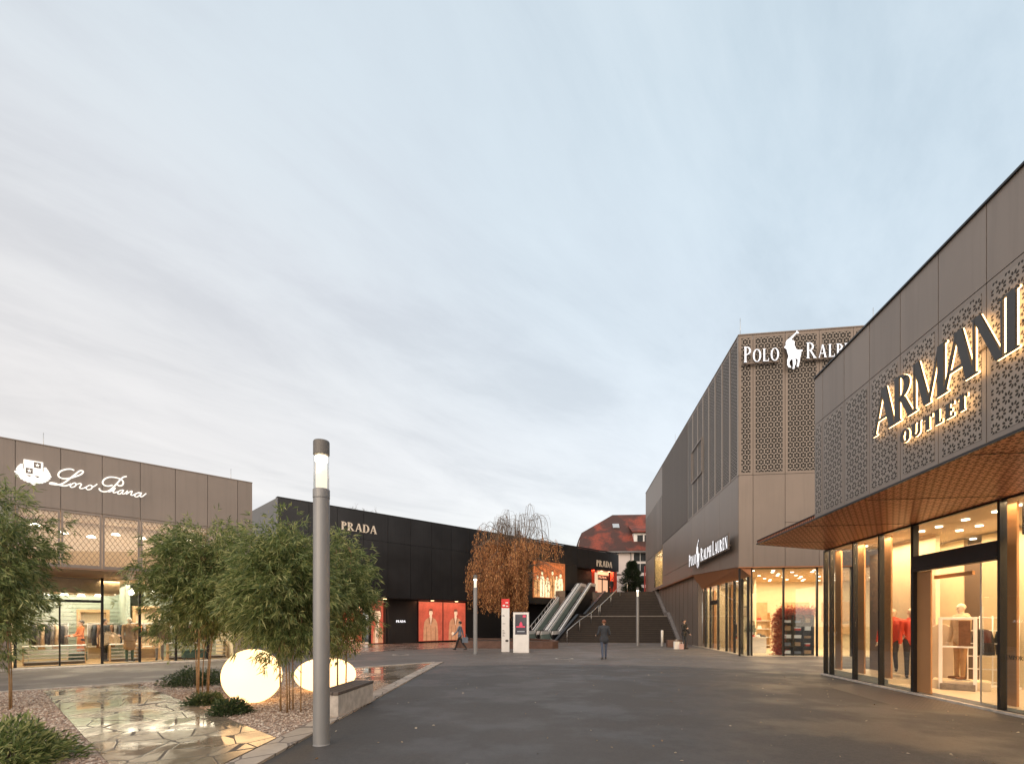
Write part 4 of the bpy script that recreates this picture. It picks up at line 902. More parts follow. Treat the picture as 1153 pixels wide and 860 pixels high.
tag(b.build('retaining_wall', M['black_panel'], loc=FE.at(0,0), rz=FE.rz), 'black wedge-shaped wall carrying the two escalators', 'wall')
def railing(F, pts, label):
    o = thing('guard_railing', label, 'railing', F.at(*pts[0]), F.rz); p0 = Vector(pts[0]); P_ = [Vector(p)-p0 for p in pts]
    b = MB(); b.tube([p+Vector((0,0,1.05)) for p in P_], .03, 6); b.tube([p+Vector((0,0,.55)) for p in P_], .018, 6); b.tube([p+Vector((0,0,.15)) for p in P_], .018, 6); b.build('rail', M['steel'], o)
    for i in range(len(P_)-1):
        for k in range(4): q = P_[i].lerp(P_[i+1], k/4); b = MB(); b.tube([q,q+Vector((0,0,1.03))], .022, 6); b.build('post', M['steel'], o)
railing(FE, [(-1.5,9.2,UP),(-1.5,11.6,UP),(-3.4,12.6,UP)], 'steel guard railing at the head of the left escalator')
railing(FE, [(-1.45,.2,.0),(-1.45,3.4,1.5),(-1.45,6.4,3.0),(-1.45,8.8,4.2)], 'sloping steel railing climbing along the left escalator')

# ------------------------------------------------------------------ house beyond
FH = Fr(9.2,66,1,-.06)
H = root_at(FH, 'house', 'pale pink house with a steep red tiled half-hipped roof beyond the stairs', 'house', z=UP)
ev, rg = 6.9, 12.4; WD, DP = 26, 11
def tile_mat():
    m, t, b, oc = newmat('red_roof_tile')
    nz = t.ramp(t.noise(oc, .28, 4), .44, .58); f = t.noise(oc, 5, 4)
    cc = t.mix(nz, (.075,.032,.026,1), (.30,.062,.035,1)); cc = t.mix(t.m('MULTIPLY', t.ramp(f, .4, .7), .55), cc, (.06,.035,.03,1))
    t.put(b.inputs['Base Color'], cc); b.inputs['Roughness'].default_value = .8
    wv = t.n('TexWave'); t.put(wv.inputs['Vector'], oc); wv.inputs['Scale'].default_value = 2.5; wv.bands_direction = 'Z'
    bp = t.n('Bump'); bp.inputs['Strength'].default_value = .8; bp.inputs['Distance'].default_value = .05; t.put(bp.inputs['Height'], wv.outputs[1]); t.put(b.inputs['Normal'], bp.outputs[0]); return m
M['tile'] = tile_mat(); M['house'] = P('pale_pink_render', (.78,.70,.68), .8, 0, .05, .5)
kx, kz = 1.0, ev+2.4; ky = DP/2*(kz-ev)/(rg-ev); rx = 5.0
b = MB(); b.plate([(0,0),(WD,0),(WD,ev),(0,ev)], 0, .3)
b.add([(0.0,0.3,0),(0,DP,0),(0,DP,ev),(0.4,DP-ky,kz-.1),(0.4,ky,kz-.1),(0,.3,ev),(.3,.3,0),(.3,DP,0),(.3,DP,ev),(.7,DP-ky,kz-.1),(.7,ky,kz-.1),(.3,.3,ev)], [(0,5,4,3,2,1),(6,7,8,9,10,11)]); b.box(WD-.3,WD,.3,DP,0,ev); b.box(0,WD,DP-.3,DP,0,ev); b.build('wall', M['house'], H)
b = MB(); o_ = -.5
z_ = lambda y: ev + (rg-ev)*y/(DP/2)
A_,B_,C_,D_,E_ = (o_,o_,z_(o_)),(WD+.5,o_,z_(o_)),(WD+.5,DP/2,rg),(rx,DP/2,rg),(kx-.7,ky,kz)
A2,B2,E2 = (o_,DP-o_,z_(o_)),(WD+.5,DP-o_,z_(o_)),(kx-.7,DP-ky,kz)
T_ = lambda p: (p[0],p[1],p[2]-.2)
vs = [A_,B_,C_,D_,E_,A2,B2,E2]; vs = vs + [T_(p) for p in vs]
b.add(vs, [(0,1,2,3,4),(5,7,3,2,6),(4,3,7),(8,12,11,10,9),(13,14,10,11,15),(12,15,11),(0,8,9,1),(0,4,12,8),(4,7,15,12),(7,5,13,15),(1,9,10,2),(2,10,14,6),(5,6,14,13)]); rf = b.build('roof', M['tile'], H)
b = MB(); b.box(-.5,WD+.5,-.62,-.5,ev-.75,ev-.6); b.build('gutter', M['pole_grey'], rf)
b = MB(); b.hexa([(4.7,3.0,10.0),(5.6,3.0,10.0),(5.6,3.6,10.65),(4.7,3.6,10.65)],[(4.7,2.95,10.1),(5.6,2.95,10.1),(5.6,3.55,10.75),(4.7,3.55,10.75)]); b.build('skylight', M['steel'], rf)
for dx in (7.2,):
    d = thing('dormer', None, None); d.parent = H; d.location = (dx,.6,ev+.3)
    b = MB(); b.box(0,2.6,.3,3.0,0,1.75); b.build('dormer_wall', M['white_paint'], d)
    b = MB(); b.hexa([(-.3,-.1,1.75),(2.9,-.1,1.75),(2.9,3.4,3.3),(-.3,3.4,3.3)],[(-.3,-.1,1.9),(2.9,-.1,1.9),(2.9,3.4,3.45),(-.3,3.4,3.45)]); b.build('dormer_roof', M['tile'], d)
    b = MB(); b.box(.45,1.2,.27,.3,.45,1.45); b.box(1.4,2.15,.27,.3,.45,1.45); b.build('window', P('dark_window', (.05,.055,.06), .15, 0, .1), d)
HW = bpy.data.materials['dark_window']
for x,z,w_,h_ in ((3.3,4.4,1.5,1.9),(3.3,1.0,1.5,1.9),(7.0,5.0,1.7,1.1),(7.0,3.5,1.7,1.2),(7.0,1.9,1.7,1.2),(7.0,.2,1.7,1.3),(9.6,4.3,1.0,1.6),(9.6,1.2,1.0,1.6),(12,4.3,1.0,1.6)):
    b = MB(); b.box(x,x+w_,-.02,.0,z,z+h_); wn = b.build('window', HW, H)
    b = MB()
    for q in ((x-.08,x,z-.08,z+h_+.08),(x+w_,x+w_+.08,z-.08,z+h_+.08),(x,x+w_,z-.08,z),(x,x+w_,z+h_,z+h_+.08),(x+w_/2-.03,x+w_/2+.03,z,z+h_)): b.box(q[0],q[1],-.05,-.0,q[2],q[3])
    b.build('window_frame', M['white_paint'], wn)
b = MB(); b.tube([(6.6,-.1,0),(6.6,-.1,ev-.6)], .06, 8); b.build('downpipe', M['pole_grey'], H)

# ------------------------------------------------------------------ lamps, signs, seats, globes
def lamp_post(loc, label):
    o = thing('street_lamp', label, 'street lamp', loc, 0, 'round grey lamp posts on the plaza')
    b = MB(); b.lathe([(.112,0),(.112,.012),(.107,.02),(.105,3.30),(.100,3.31)], 32, 0, smooth=False); b.build('pole', M['pole_grey'], o)
    b = MB(); b.lathe([(.109,3.31),(.109,3.42),(.100,3.43)], 32, 0, smooth=False); b.build('collar', M['pole_grey'], o)
    b = MB(); b.lathe([(.098,3.43),(.098,3.885)], 32); b.build('lamp_glass', M['lamp_glass'], o)
    b = MB(); b.lathe([(.07,3.44),(.07,3.78)], 20)
    b.build('diffuser', M['lamp_core'], o)
    b = MB(); b.lathe([(.001,3.80),(.08,3.80),(.08,3.87),(.001,3.87)], 20); b.build('bulb', M['lamp_on'], o)
    b = MB(); b.lathe([(.100,3.885),(.105,3.89),(.105,4.06),(.098,4.075),(.001,4.08)], 32, 0, smooth=False); b.build('lamp_cap', P('dark_cap', (.15,.145,.14), .5, .2) if 'dark_cap' not in bpy.data.materials else bpy.data.materials['dark_cap'], o)
    return o
l1 = lamp_post((-2.56,6.62,0), 'nearest tall grey lamp post at the kerb beside the bench')
copy_tree(l1, loc=(-1.90,25.5,0), label='distant grey lamp post in front of the copper weeping tree')
copy_tree(l1, loc=(8.82,34.6,0), label='distant grey lamp post standing before the dark stairs')
o = thing('bench', 'low pale concrete bench with a dark timber top at the kerb', 'bench', (-2.96,8.4,.03), R(-4.2))
b = MB(); b.box(-.42,0,0,1.68,0,.37); b.build('base', M['concrete'], o, bevel=.012)
b = MB()
for i in range(4): b.box(-.43+.111*i,-.43+.111*i+.103,-.015,1.695,.372,.425)
b.build('seat', M['dark_wood'], o, bevel=.006)
def globe(loc, rx, rz, label):
    o = thing('globe_lamp', label, 'globe lamp', loc, 0)
    b = MB(); b.lathe([(max(.004,rx*math.sin(PI*i/32)), -rz*math.cos(PI*i/32)) for i in range(33)], 64); b.build('globe', M['globe'], o)
    b = MB(); b.lathe([(.14,-rz-.0),(.15,-rz+.02),(.14,-rz+.03)], 24); b.build('base', M['pole_grey'], o)
globe((-5.27,10.0,.555), .555, .545, 'large round glowing white globe on the gravel under the bamboo')
globe((-4.50,11.9,.38), .70, .41, 'smaller flattened glowing white globe on the gravel behind the bench')
b = MB(); b.prism([(-.22,-.05),(.22,-.05),(.22,.13),(-.22,.13)], .0, 2.92, 0)
o = thing('info_totem', 'slim tall white information pillar with a red top', 'information sign', (-.36,27.2,0), 0)
b.build('body', M['white_paint'], o, bevel=.01)
b = MB(); b.box(-.221,.221,-.052,.132,2.42,2.922); b.build('red_top', P('sign_red', (.72,.03,.03), .4), o)
b = MB(); b.plate([(-.16,2.52),(-.02,2.52),(-.02,2.6),(-.16,2.6)], -.056, -.053); b.plate([(-.0,2.68),(.15,2.68),(.15,2.74),(-.0,2.74)], -.056, -.053); b.plate([(.03,2.5),(.15,2.5),(.15,2.56),(.03,2.56)], -.056, -.053); b.build('white_mark', M['white_paint'], o)
b = MB()
for i, z in enumerate((2.02,1.96,1.55,1.18,1.10,1.02,.94,.88)): b.plate([(-.17,z),(-.17+.10+.03*(i%3),z),(-.17+.10+.03*(i%3),z+.02),(-.17,z+.02)], -.0535, -.0505)
b.plate(blob(.08,.62,.09,.06), -.056, -.0505); b.build('small_print', M['letter_dark'], o)
o = thing('info_kiosk', 'short white kiosk with a dark screen beside the slim pillar', 'information kiosk', (.49,26.6,0), R(-6))
b = MB(); b.prism([(-.42,-.1),(.42,-.1),(.42,.28),(-.42,.28)], 0, 2.17); b.build('body', M['white_paint'], o, bevel=.015)
b = MB(); b.box(-.31,.31,-.112,-.098,.98,2.06); b.build('screen', P('dark_screen', (.03,.03,.04), .15, emit=(.05,.05,.07), es=.5), o)
b = MB(); b.plate([(.10,1.9),(.27,1.9),(.27,2.02),(.10,2.02)], -.116, -.1125, 0); b.plate([(-.25,1.36),(.22,1.36),(.22,1.43),(-.25,1.43)], -.116, -.1125, 0); b.plate([(-.1,1.44),(.1,1.44),(.06,1.6),(.0,1.68),(-.06,1.58)], -.116, -.1125, 0); b.plate([(-.2,1.12),(.2,1.12),(.2,1.17),(-.2,1.17)], -.116, -.1125, 1)
b.build('screen_picture', [emit_mat('screen_red', (.8,.06,.12), .9), emit_mat('screen_grey', (.6,.6,.6), .5)], o)
o = thing('planter', 'long low rust-brown planter wall at the foot of the weeping tree', 'planter', (0,0,0))
pl = [(-3.6,31.6),(-3.2,31.1),(-2,30.9),(1.9,30.3),(2.5,30.4),(2.9,30.9),(2.8,33.5),(1.2,36.2),(-3.4,36.4)]
inn = [(-3.3,31.7),(-3.05,31.4),(-2,31.2),(1.8,30.6),(2.35,30.7),(2.6,31.1),(2.5,33.3),(1.0,35.9),(-3.1,36.1)]
b = MB(); n = len(pl)
for i in range(n):
    a_, c_, d_, e_ = pl[i], pl[(i+1)%n], inn[(i+1)%n], inn[i]; b.hexa([(*a_,0),(*c_,0),(*d_,0),(*e_,0)],[(*a_,.46),(*c_,.46),(*d_,.46),(*e_,.46)])
b.build('planter_wall', M['corten'], o)
b = MB(); b.prism(inn, .02, .36); b.build('soil', P('dark_soil', (.05,.035,.025), .9, 0, .3, 8, .5, 20), o)
o = thing('planter', 'small dark brown planter box by the bronze wall at the foot of the stairs', 'planter', (10.2,32.2,0), FP.rz)
b = MB(); b.box(-.05,1.2,0,.5,0,.48); b.build('box', M['corten'], o, bevel=.02); b = MB(); b.box(.05,1.1,.08,.42,.481,.50); b.build('soil', bpy.data.materials['dark_soil'], o)
o = thing('bollard', 'short white bollard standing behind the small brown planter', 'bollard', (10.05,33.0,0))
b = MB(); b.lathe([(.08,0),(.08,1.05),(.065,1.1),(.001,1.11)], 18); b.build('post', M['white_paint'], o); b = MB(); b.lathe([(.10,0),(.10,.03),(.085,.04)], 18); b.build('foot', M['pole_grey'], o)

for x, y, lb in ((2.35,22.2,'round iron manhole cover near the walking man'),(-5.6,24.8,'round iron manhole cover on the worn asphalt before the black store')):
    o = thing('manhole_cover', lb, 'manhole cover', (x,y,.004))
    b = MB(); b.lathe([(.42,0),(.42,.006),(.34,.007),(.34,.002)], 28); b.build('rim', M['concrete'], o)
    b = MB(); b.lathe([(.33,0),(.33,.006),(.001,.007)], 28); b.build('cover', M['black_metal'], o)
# ------------------------------------------------------------------ plants
def unit(v): return v/np.maximum(1e-9, np.linalg.norm(v, axis=-1, keepdims=True))
def leaves(name, pos, dirs, length, width, mat, parent):
    """one small folded blade per row"""
    n = len(pos); d = unit(dirs); up = rng.normal(0,1,(n,3)); side = unit(np.cross(d, up)); nrm = np.cross(side, d)
    L = length[:,None]; W = width[:,None]
    V = np.stack([pos, pos + d*L*.42 + side*W*.5 + nrm*W*.18, pos + d*L*.98 + np.array([0,0,-1])*L*.12, pos + d*L*.42 - side*W*.5 + nrm*W*.18], 1)
    b = np.arange(n)[:,None]*4
    F = np.concatenate([b+np.array([[0,1,2]]), b+np.array([[0,2,3]])], 1).reshape(-1,3)
    return np_mesh(name, V.reshape(-1,3), F, mat, parent)
def bamboo(loc, label, cz, rx, rz, culms, off=(0,0), sprays=95, per=24, lpc=8, seed=1, group=None, lean=.5):
    global rng
    rng = np.random.default_rng(seed); rr = random.Random(seed)
    o = thing('bamboo', label, 'bamboo', loc, 0, group)
    c0 = np.array([off[0],off[1],cz]); E_ = np.array([rx,rx,rz])
    tops = []
    for i in range(culms):
        a = 2*PI*i/culms + rr.uniform(-.5,.5); q = rr.uniform(.05,.20); bx, by = q*math.cos(a), q*math.sin(a)
        th = rr.uniform(.35,.95); k = rr.uniform(.35,.8)
        ex, ey, eh = c0[0]+rx*k*math.cos(a)*lean*1.3, c0[1]+rx*k*math.sin(a)*lean*1.3, cz+rz*rr.uniform(.55,.92)
        pts = [(bx+(ex-bx)*t**1.8, by+(ey-by)*t**1.8, eh*t) for t in (0,.12,.25,.4,.55,.7,.85,1)]
        b = MB(); r0 = rr.uniform(.011,.019); b.tube(pts, [r0*(1-.75*t/7) for t in range(8)], 7)
        for t in range(1,6):
            z = eh*t/8; k_ = (z/eh)**1.8; b.tube([(bx+(ex-bx)*k_,by+(ey-by)*k_,z-.006),(bx+(ex-bx)*k_,by+(ey-by)*k_,z+.006)], r0*1.15, 7)
        b.build('culm', M['culm'], o); tops.append(pts)
    # sprays of leaves carried by side twigs
    u = unit(rng.normal(0,1,(sprays,3))); rad = rng.random(sprays)**.38
    ctr = c0 + u*rad[:,None]*E_*(1+.16*np.sin(u[:,:1]*5+seed)+.12*np.sin(u[:,1:2]*7+u[:,2:]*4))
    tw = MB()
    for c in ctr:
        pts = rr.choice(tops); p = min(pts[2:], key=lambda q: (q[2]-c[2]+.25)**2 + .2*((q[0]-c[0])**2+(q[1]-c[1])**2))
        m = ((p[0]+c[0])/2, (p[1]+c[1])/2, (p[2]+c[2])/2+.10); tw.tube([p, m, tuple(c)], [.005,.004,.002], 4, cap=False)
    tw.build('twig', M['culm'], o)
    cl = np.repeat(ctr, per, 0); n = len(cl); outw = unit(np.repeat(u, per, 0)*np.array([1,1,.4]))
    s = rng.normal(0,1,(n,3))*np.array([.17,.17,.13])*(rx/1.0)**.5; p = cl + s + outw*np.abs(rng.normal(0,.10,(n,1))) + np.array([0,0,-1])*np.abs(rng.normal(0,.07,(n,1)))
    pos = np.repeat(p, lpc, 0); m = len(pos)
    d = unit(np.repeat(unit(s)*.5+outw*.7, lpc, 0) + rng.normal(0,.55,(m,3)) + np.array([0,0,-.45]))
    pos = pos + rng.normal(0,.025,(m,3))
    leaves('foliage', pos, d, rng.uniform(.085,.18,m), rng.uniform(.014,.025,m), M['leaf'], o)
    return o
bamboo((-9.45,9.15,.02), 'bamboo clump cut by the left edge with long drooping leaf sprays', 2.65, .82, 1.62, 4, (-.42,0), 115, 26, 8, 11)
bamboo((-6.95,11.0,.02), 'broad bamboo clump with the widest crown on many thin canes left of the round globe', 2.46, 1.0, 1.36, 7, (.24,0), 180, 26, 8, 5)
bamboo((-4.02,9.0,.02), 'bamboo clump on four canes beside the round globe and left of the lamp post', 2.2, .82, 1.14, 5, (-.1,0), 140, 26, 8, 8)
bamboo((-3.75,10.75,.02), 'narrow bamboo clump half hidden behind the lamp post and bench', 2.4, .60, 1.15, 3, (.06,0), 85, 26, 8, 21)
def shrub(loc, label, r, h, n, mat, ll=(.05,.11), name='shrub', seed=2):
    global rng
    rng = np.random.default_rng(seed); o = thing(name, label, 'shrub', loc, 0)
    b = MB(); rr = random.Random(seed)
    for i in range(9):
        a = rr.uniform(0,6.28); q = rr.uniform(.3,.8)*r; b.tube([(0,0,0),(q*.4*math.cos(a),q*.4*math.sin(a),h*.5),(q*math.cos(a),q*math.sin(a),h*.8)], [.012,.008,.003], 5, cap=False)
    b.build('stem', M['bark'], o)
    u = unit(rng.normal(0,1,(n,3))); u[:,2] = np.abs(u[:,2]); rad = rng.random(n)**.35
    bump = 1+.22*np.sin(u[:,:1]*6+seed)*np.cos(u[:,1:2]*5)
    pos = u*rad[:,None]*np.array([r,r,h])*bump; d = unit(u + rng.normal(0,.5,(n,3)) + np.array([0,0,.2]))
    leaves('foliage', pos, d, rng.uniform(*ll,n), rng.uniform(.014,.03,n), mat, o); return o
shrub((-8.2,12.75,.02), 'wide low dark shrub at the back of the gravel by the road', .70, .42, 3200, M['leaf_dark'], seed=3)
shrub((-6.05,9.75,.02), 'small low fern-like tuft by the stone path behind the other tuft', .36, .22, 1500, M['leaf_dark'], seed=4)
shrub((-5.0,8.75,.02), 'dark tuft of leaves in front of the round globe at the path edge', .34, .24, 1700, M['leaf_dark'], seed=5)
shrub((-5.75,5.55,.02), 'bright green leafy bush cut by the lower left corner', .62, .50, 4200, M['leaf'], (.07,.15), seed=6)

def weeping_tree(loc, label):
    global rng
    rng = np.random.default_rng(33); rr = random.Random(33)
    o = thing('weeping_tree', label, 'tree', loc, 0)
    b = MB(); b.tube([(0,0,0),(.05,.0,1.5),(-.05,.1,3.2),(.1,.0,5.0),(.15,0,6.6)], [.17,.15,.13,.10,.05], 9); b.build('trunk', M['bark'], o)
    lb = MB(); arcs = []
    for i in range(72):
        a = 2*PI*i/72*5.0 + rr.uniform(-.3,.3); R_ = (.6 + 2.85*math.sqrt(rr.random()))*(1.08 if math.cos(a) < 0 else 1); z0 = rr.uniform(3.6,6.4); zt = min(7.9, z0+rr.uniform(.3,1.9)) - .10*R_*rr.random()
        zt = zt - .25*max(0,R_*math.cos(a)-1)
        pts = [(0.05,0,z0),(R_*.3*math.cos(a),R_*.3*math.sin(a),z0+(zt-z0)*.7),(R_*.65*math.cos(a),R_*.65*math.sin(a),zt),(R_*math.cos(a),R_*math.sin(a),zt-.25-.12*R_)]
        pts = [Vector(p) for p in pts]; lb.tube(pts, [.045,.03,.018,.008], 5, cap=False); arcs.append(pts)
    lb.build('limb', M['bark'], o)
    st = MB(); P_, D_ = [], []
    for k in range(2900):
        pts = rr.choice(arcs); t = 3.0*rr.random()**.75; i = min(2,int(t)); p = pts[i].lerp(pts[i+1], t-i) + Vector((rr.gauss(0,.16),rr.gauss(0,.16),rr.gauss(0,.12)))
        r = math.hypot(p.x,p.y); lo = 1.5 + abs(rr.gauss(0,1.5)) + .10*r
        if p.x > .75: lo = max(lo, 5.1 + rr.uniform(0,1.2)) if rr.random() > .05 else lo+1.3
        ln = min(p.z-lo, rr.choice((rr.uniform(.5,1.6),rr.uniform(1,5))))
        if ln < .3: continue
        ox, oy = p.x/(r+.3)*.16, p.y/(r+.3)*.16; q = [p]; n = max(3,int(ln/.45))
        for j in range(1,n+1): f = j/n; q.append(Vector((p.x+ox*f**.6+rr.gauss(0,.02), p.y+oy*f**.6+rr.gauss(0,.02), p.z-ln*f)))
        st.tube(q, .006, 3, cap=False)
        for j in range(int(ln*13)):
            f = rr.random()*n; i = min(n-1,int(f)); w_ = q[i].lerp(q[i+1], f-i) + Vector((rr.gauss(0,.05),rr.gauss(0,.05),0)); P_.append(tuple(w_)); D_.append((rr.gauss(0,.45),rr.gauss(0,.45),-1))
    st.build('twig', P('copper_twig', (.15,.075,.04), .8), o)
    P_ = np.array(P_); D_ = np.array(D_); n = len(P_)
    leaves('foliage', P_, D_, rng.uniform(.09,.19,n), rng.uniform(.026,.052,n), M['copper_leaf'], o)
    # bare top arching above the roof line
    tp = MB()
    for i in range(44):
        a = rr.uniform(0,6.28); R_ = rr.uniform(.4,2.9); zt = rr.uniform(7.7,8.75); s = rr.uniform(0,.25)
        if i == 0: a, R_, zt = .15, 1.25, 9.4
        c_, s_ = math.cos(a), math.sin(a); x0 = .35*c_*R_
        pts = [(x0*.5,.3*s_,6.0),(.55*R_*c_,.5*R_*s_,7.1),(.72*R_*c_,.6*R_*s_,zt-.25),(.86*R_*c_,.75*R_*s_,zt),(R_*c_,.9*R_*s_,zt-.35),(1.06*R_*c_,R_*s_,zt-1.1),(1.08*R_*c_,R_*s_,zt-1.9)]
        tp.tube(smooth3(pts), .013, 4, cap=False)
        for k in range(7):
            j = rr.choice((2,3,3,4)); p = Vector(pts[j]) + Vector((rr.gauss(0,.18),rr.gauss(0,.15),rr.uniform(-.25,.1)))
            ln = rr.uniform(.4,1.5); sx_ = rr.choice((-1,1))*rr.uniform(.05,.3)
            tp.tube([Vector(pts[j]), p+Vector((sx_,0,.05)), p+Vector((sx_*1.5,0,-ln*.5)), p+Vector((sx_*1.6,0,-ln))], .006, 3, cap=False)
    tp.build('bare_twig', M['bark'], o)
    return o
def smooth3(pts, k=4):
    out = []
    for i in range(len(pts)-1):
        a, b, c, d = pts[max(i-1,0)], pts[i], pts[i+1], pts[min(i+2,len(pts)-1)]
        for j in range(k):
            t = j/k; out.append(tuple(.5*(2*b[n]+(c[n]-a[n])*t+(2*a[n]-5*b[n]+4*c[n]-d[n])*t*t+(3*b[n]-a[n]-3*c[n]+d[n])*t**3) for n in range(3)))
    out.append(tuple(pts[-1])); return out
weeping_tree((.2,33.6,.3), 'tall weeping tree with copper-brown hanging leaves in the long planter')
def evergreen(loc, label, r, h):
    global rng
    rng = np.random.default_rng(9); o = thing('evergreen_tree', label, 'tree', loc, 0)
    b = MB(); b.tube([(0,0,0),(0,0,h*.6),(0,0,h*.95)], [.09,.06,.01], 7)
    rr = random.Random(4)
    for i in range(26):
        a = rr.uniform(0,6.28); z = rr.uniform(.25,.85)*h; q = r*rr.uniform(.6,1)*(1.1-z/h); b.tube([(0,0,z),(q*math.cos(a),q*math.sin(a),z+.25)], [.03,.006], 5, cap=False)
    b.build('trunk', M['bark'], o)
    n = 9000; z = rng.random(n)**1.1; w_ = r*np.where(z < .35, .75+.7*z, 1.0-(z-.35)*1.15)*(1+.15*np.sin(z*22)); a = rng.uniform(0,6.28,n); q = np.sqrt(rng.random(n))*w_*(1+.14*np.sin(a*5))
    pos = np.stack([q*np.cos(a), q*np.sin(a), .12*h+z*h*.9], 1); d = np.stack([np.cos(a), np.sin(a), np.full(n,.7)], 1)+rng.normal(0,.4,(n,3))
    leaves('crown', pos, d, rng.uniform(.14,.30,n), rng.uniform(.05,.10,n), M['needle'], o)
evergreen((14.0,57.5,UP), 'dark bushy evergreen tree at the head of the stairs before the pink house', 1.25, 3.9)
# bare branches of a tree standing behind the black store
def bare_tree(loc, label, h):
    o = thing('bare_tree', label, 'tree', loc, 0); rr = random.Random(12); b = MB(); b.tube([(0,0,0),(.1,0,h*.5),(0,.1,h*.75)], [.2,.15,.08], 8); b.build('trunk', M['bark'], o)
    b = MB()
    def grow(p, d, l, r, k):
        q = p + d*l; b.tube([p, (p+q)/2+Vector((rr.gauss(0,.06),rr.gauss(0,.06),0)), q], [r,r*.8,r*.6], 4, cap=False)
        if k:
            for i in range(3): grow(q, (d+Vector((rr.gauss(0,.5),rr.gauss(0,.5),rr.uniform(0,.4)))).normalized(), l*rr.uniform(.6,.8), r*.6, k-1)
    for i in range(5): grow(Vector((.05,.05,h*(.55+.05*i))), Vector((rr.gauss(0,.6),rr.gauss(0,.6),.9)).normalized(), h*.14, .06, 4)
    b.build('crown', M['bark'], o)
p = FB.at(14.5,18); bare_tree((p.x,p.y,0), 'bare branched treetop showing just above the roof of the black store', 13.6)

# small pale leaves and scraps blown over the paving
n = 260; rng = np.random.default_rng(77); x = rng.uniform(-2.7,9.5,n); y = 5+rng.random(n)**1.4*24
k = (x < 7.5+.13*y); x, y = x[k], y[k]; n = len(x)
pos = np.stack([x,y,np.full(n,.012)],1); d = rng.normal(0,1,(n,3)); d[:,2] *= .06
o = leaves('fallen_leaves', pos, d, rng.uniform(.025,.06,n), rng.uniform(.015,.03,n), leaf_mat('pale_litter', (.20,.12,.06), (.42,.34,.24), (.62,.56,.47), .7, 0), None)
tag(o, 'small pale leaves scattered over the dark asphalt', 'leaves', kind='stuff')
# ------------------------------------------------------------------ people and mannequins
def figure(caps, mats, voxel=.0095):
    """capsules (p, rp, q, rq, flat, material) merged into one continuous skin"""
    bm = bmesh.new()
    ico = bmesh.new(); bmesh.ops.create_icosphere(ico, subdivisions=2, radius=1); base = [v.co.copy() for v in ico.verts]; ico.free()
    for p, rp, q, rq, fl, mi in caps:
        vs = [bm.verts.new((p[0]+v.x*rp, p[1]+v.y*rp*fl, p[2]+v.z*rp)) for v in base] + [bm.verts.new((q[0]+v.x*rq, q[1]+v.y*rq*fl, q[2]+v.z*rq)) for v in base]
        r = bmesh.ops.convex_hull(bm, input=vs)
        bmesh.ops.delete(bm, geom=[v for v in vs if not v.link_faces], context='VERTS')
    me = bpy.data.meshes.new('body'); bm.to_mesh(me); bm.free()
    o = bpy.data.objects.new('body', me); col.objects.link(o)
    md = o.modifiers.new('r', 'REMESH'); md.mode = 'VOXEL'; md.voxel_size = voxel
    sm = o.modifiers.new('s', 'SMOOTH'); sm.iterations = 4; sm.factor = .5
    dg = bpy.context.evaluated_depsgraph_get(); m2 = bpy.data.meshes.new_from_object(o.evaluated_get(dg))
    bpy.data.objects.remove(o); bpy.data.meshes.remove(me)
    n = len(m2.polygons); c = np.zeros(n*3, np.float32); m2.polygons.foreach_get('center', c); c = c.reshape(-1,3)
    best = np.full(n, 1e9); mi_ = np.zeros(n, np.int32)
    for p, rp, q, rq, fl, mi in caps:
        p = np.array(p); q = np.array(q); d = q-p; t_ = np.clip(((c-p)@d)/max(1e-9,d@d), 0, 1); x = c-(p+t_[:,None]*d); x[:,1] /= fl
        dist = np.linalg.norm(x,axis=1) - (rp+(rq-rp)*t_)
        k = dist < best; best[k] = dist[k]; mi_[k] = mi
    m2.materials.clear()
    for q in mats: m2.materials.append(q)
    m2.polygons.foreach_set('material_index', mi_); m2.polygons.foreach_set('use_smooth', np.ones(n, bool)); m2.update()
    return m2
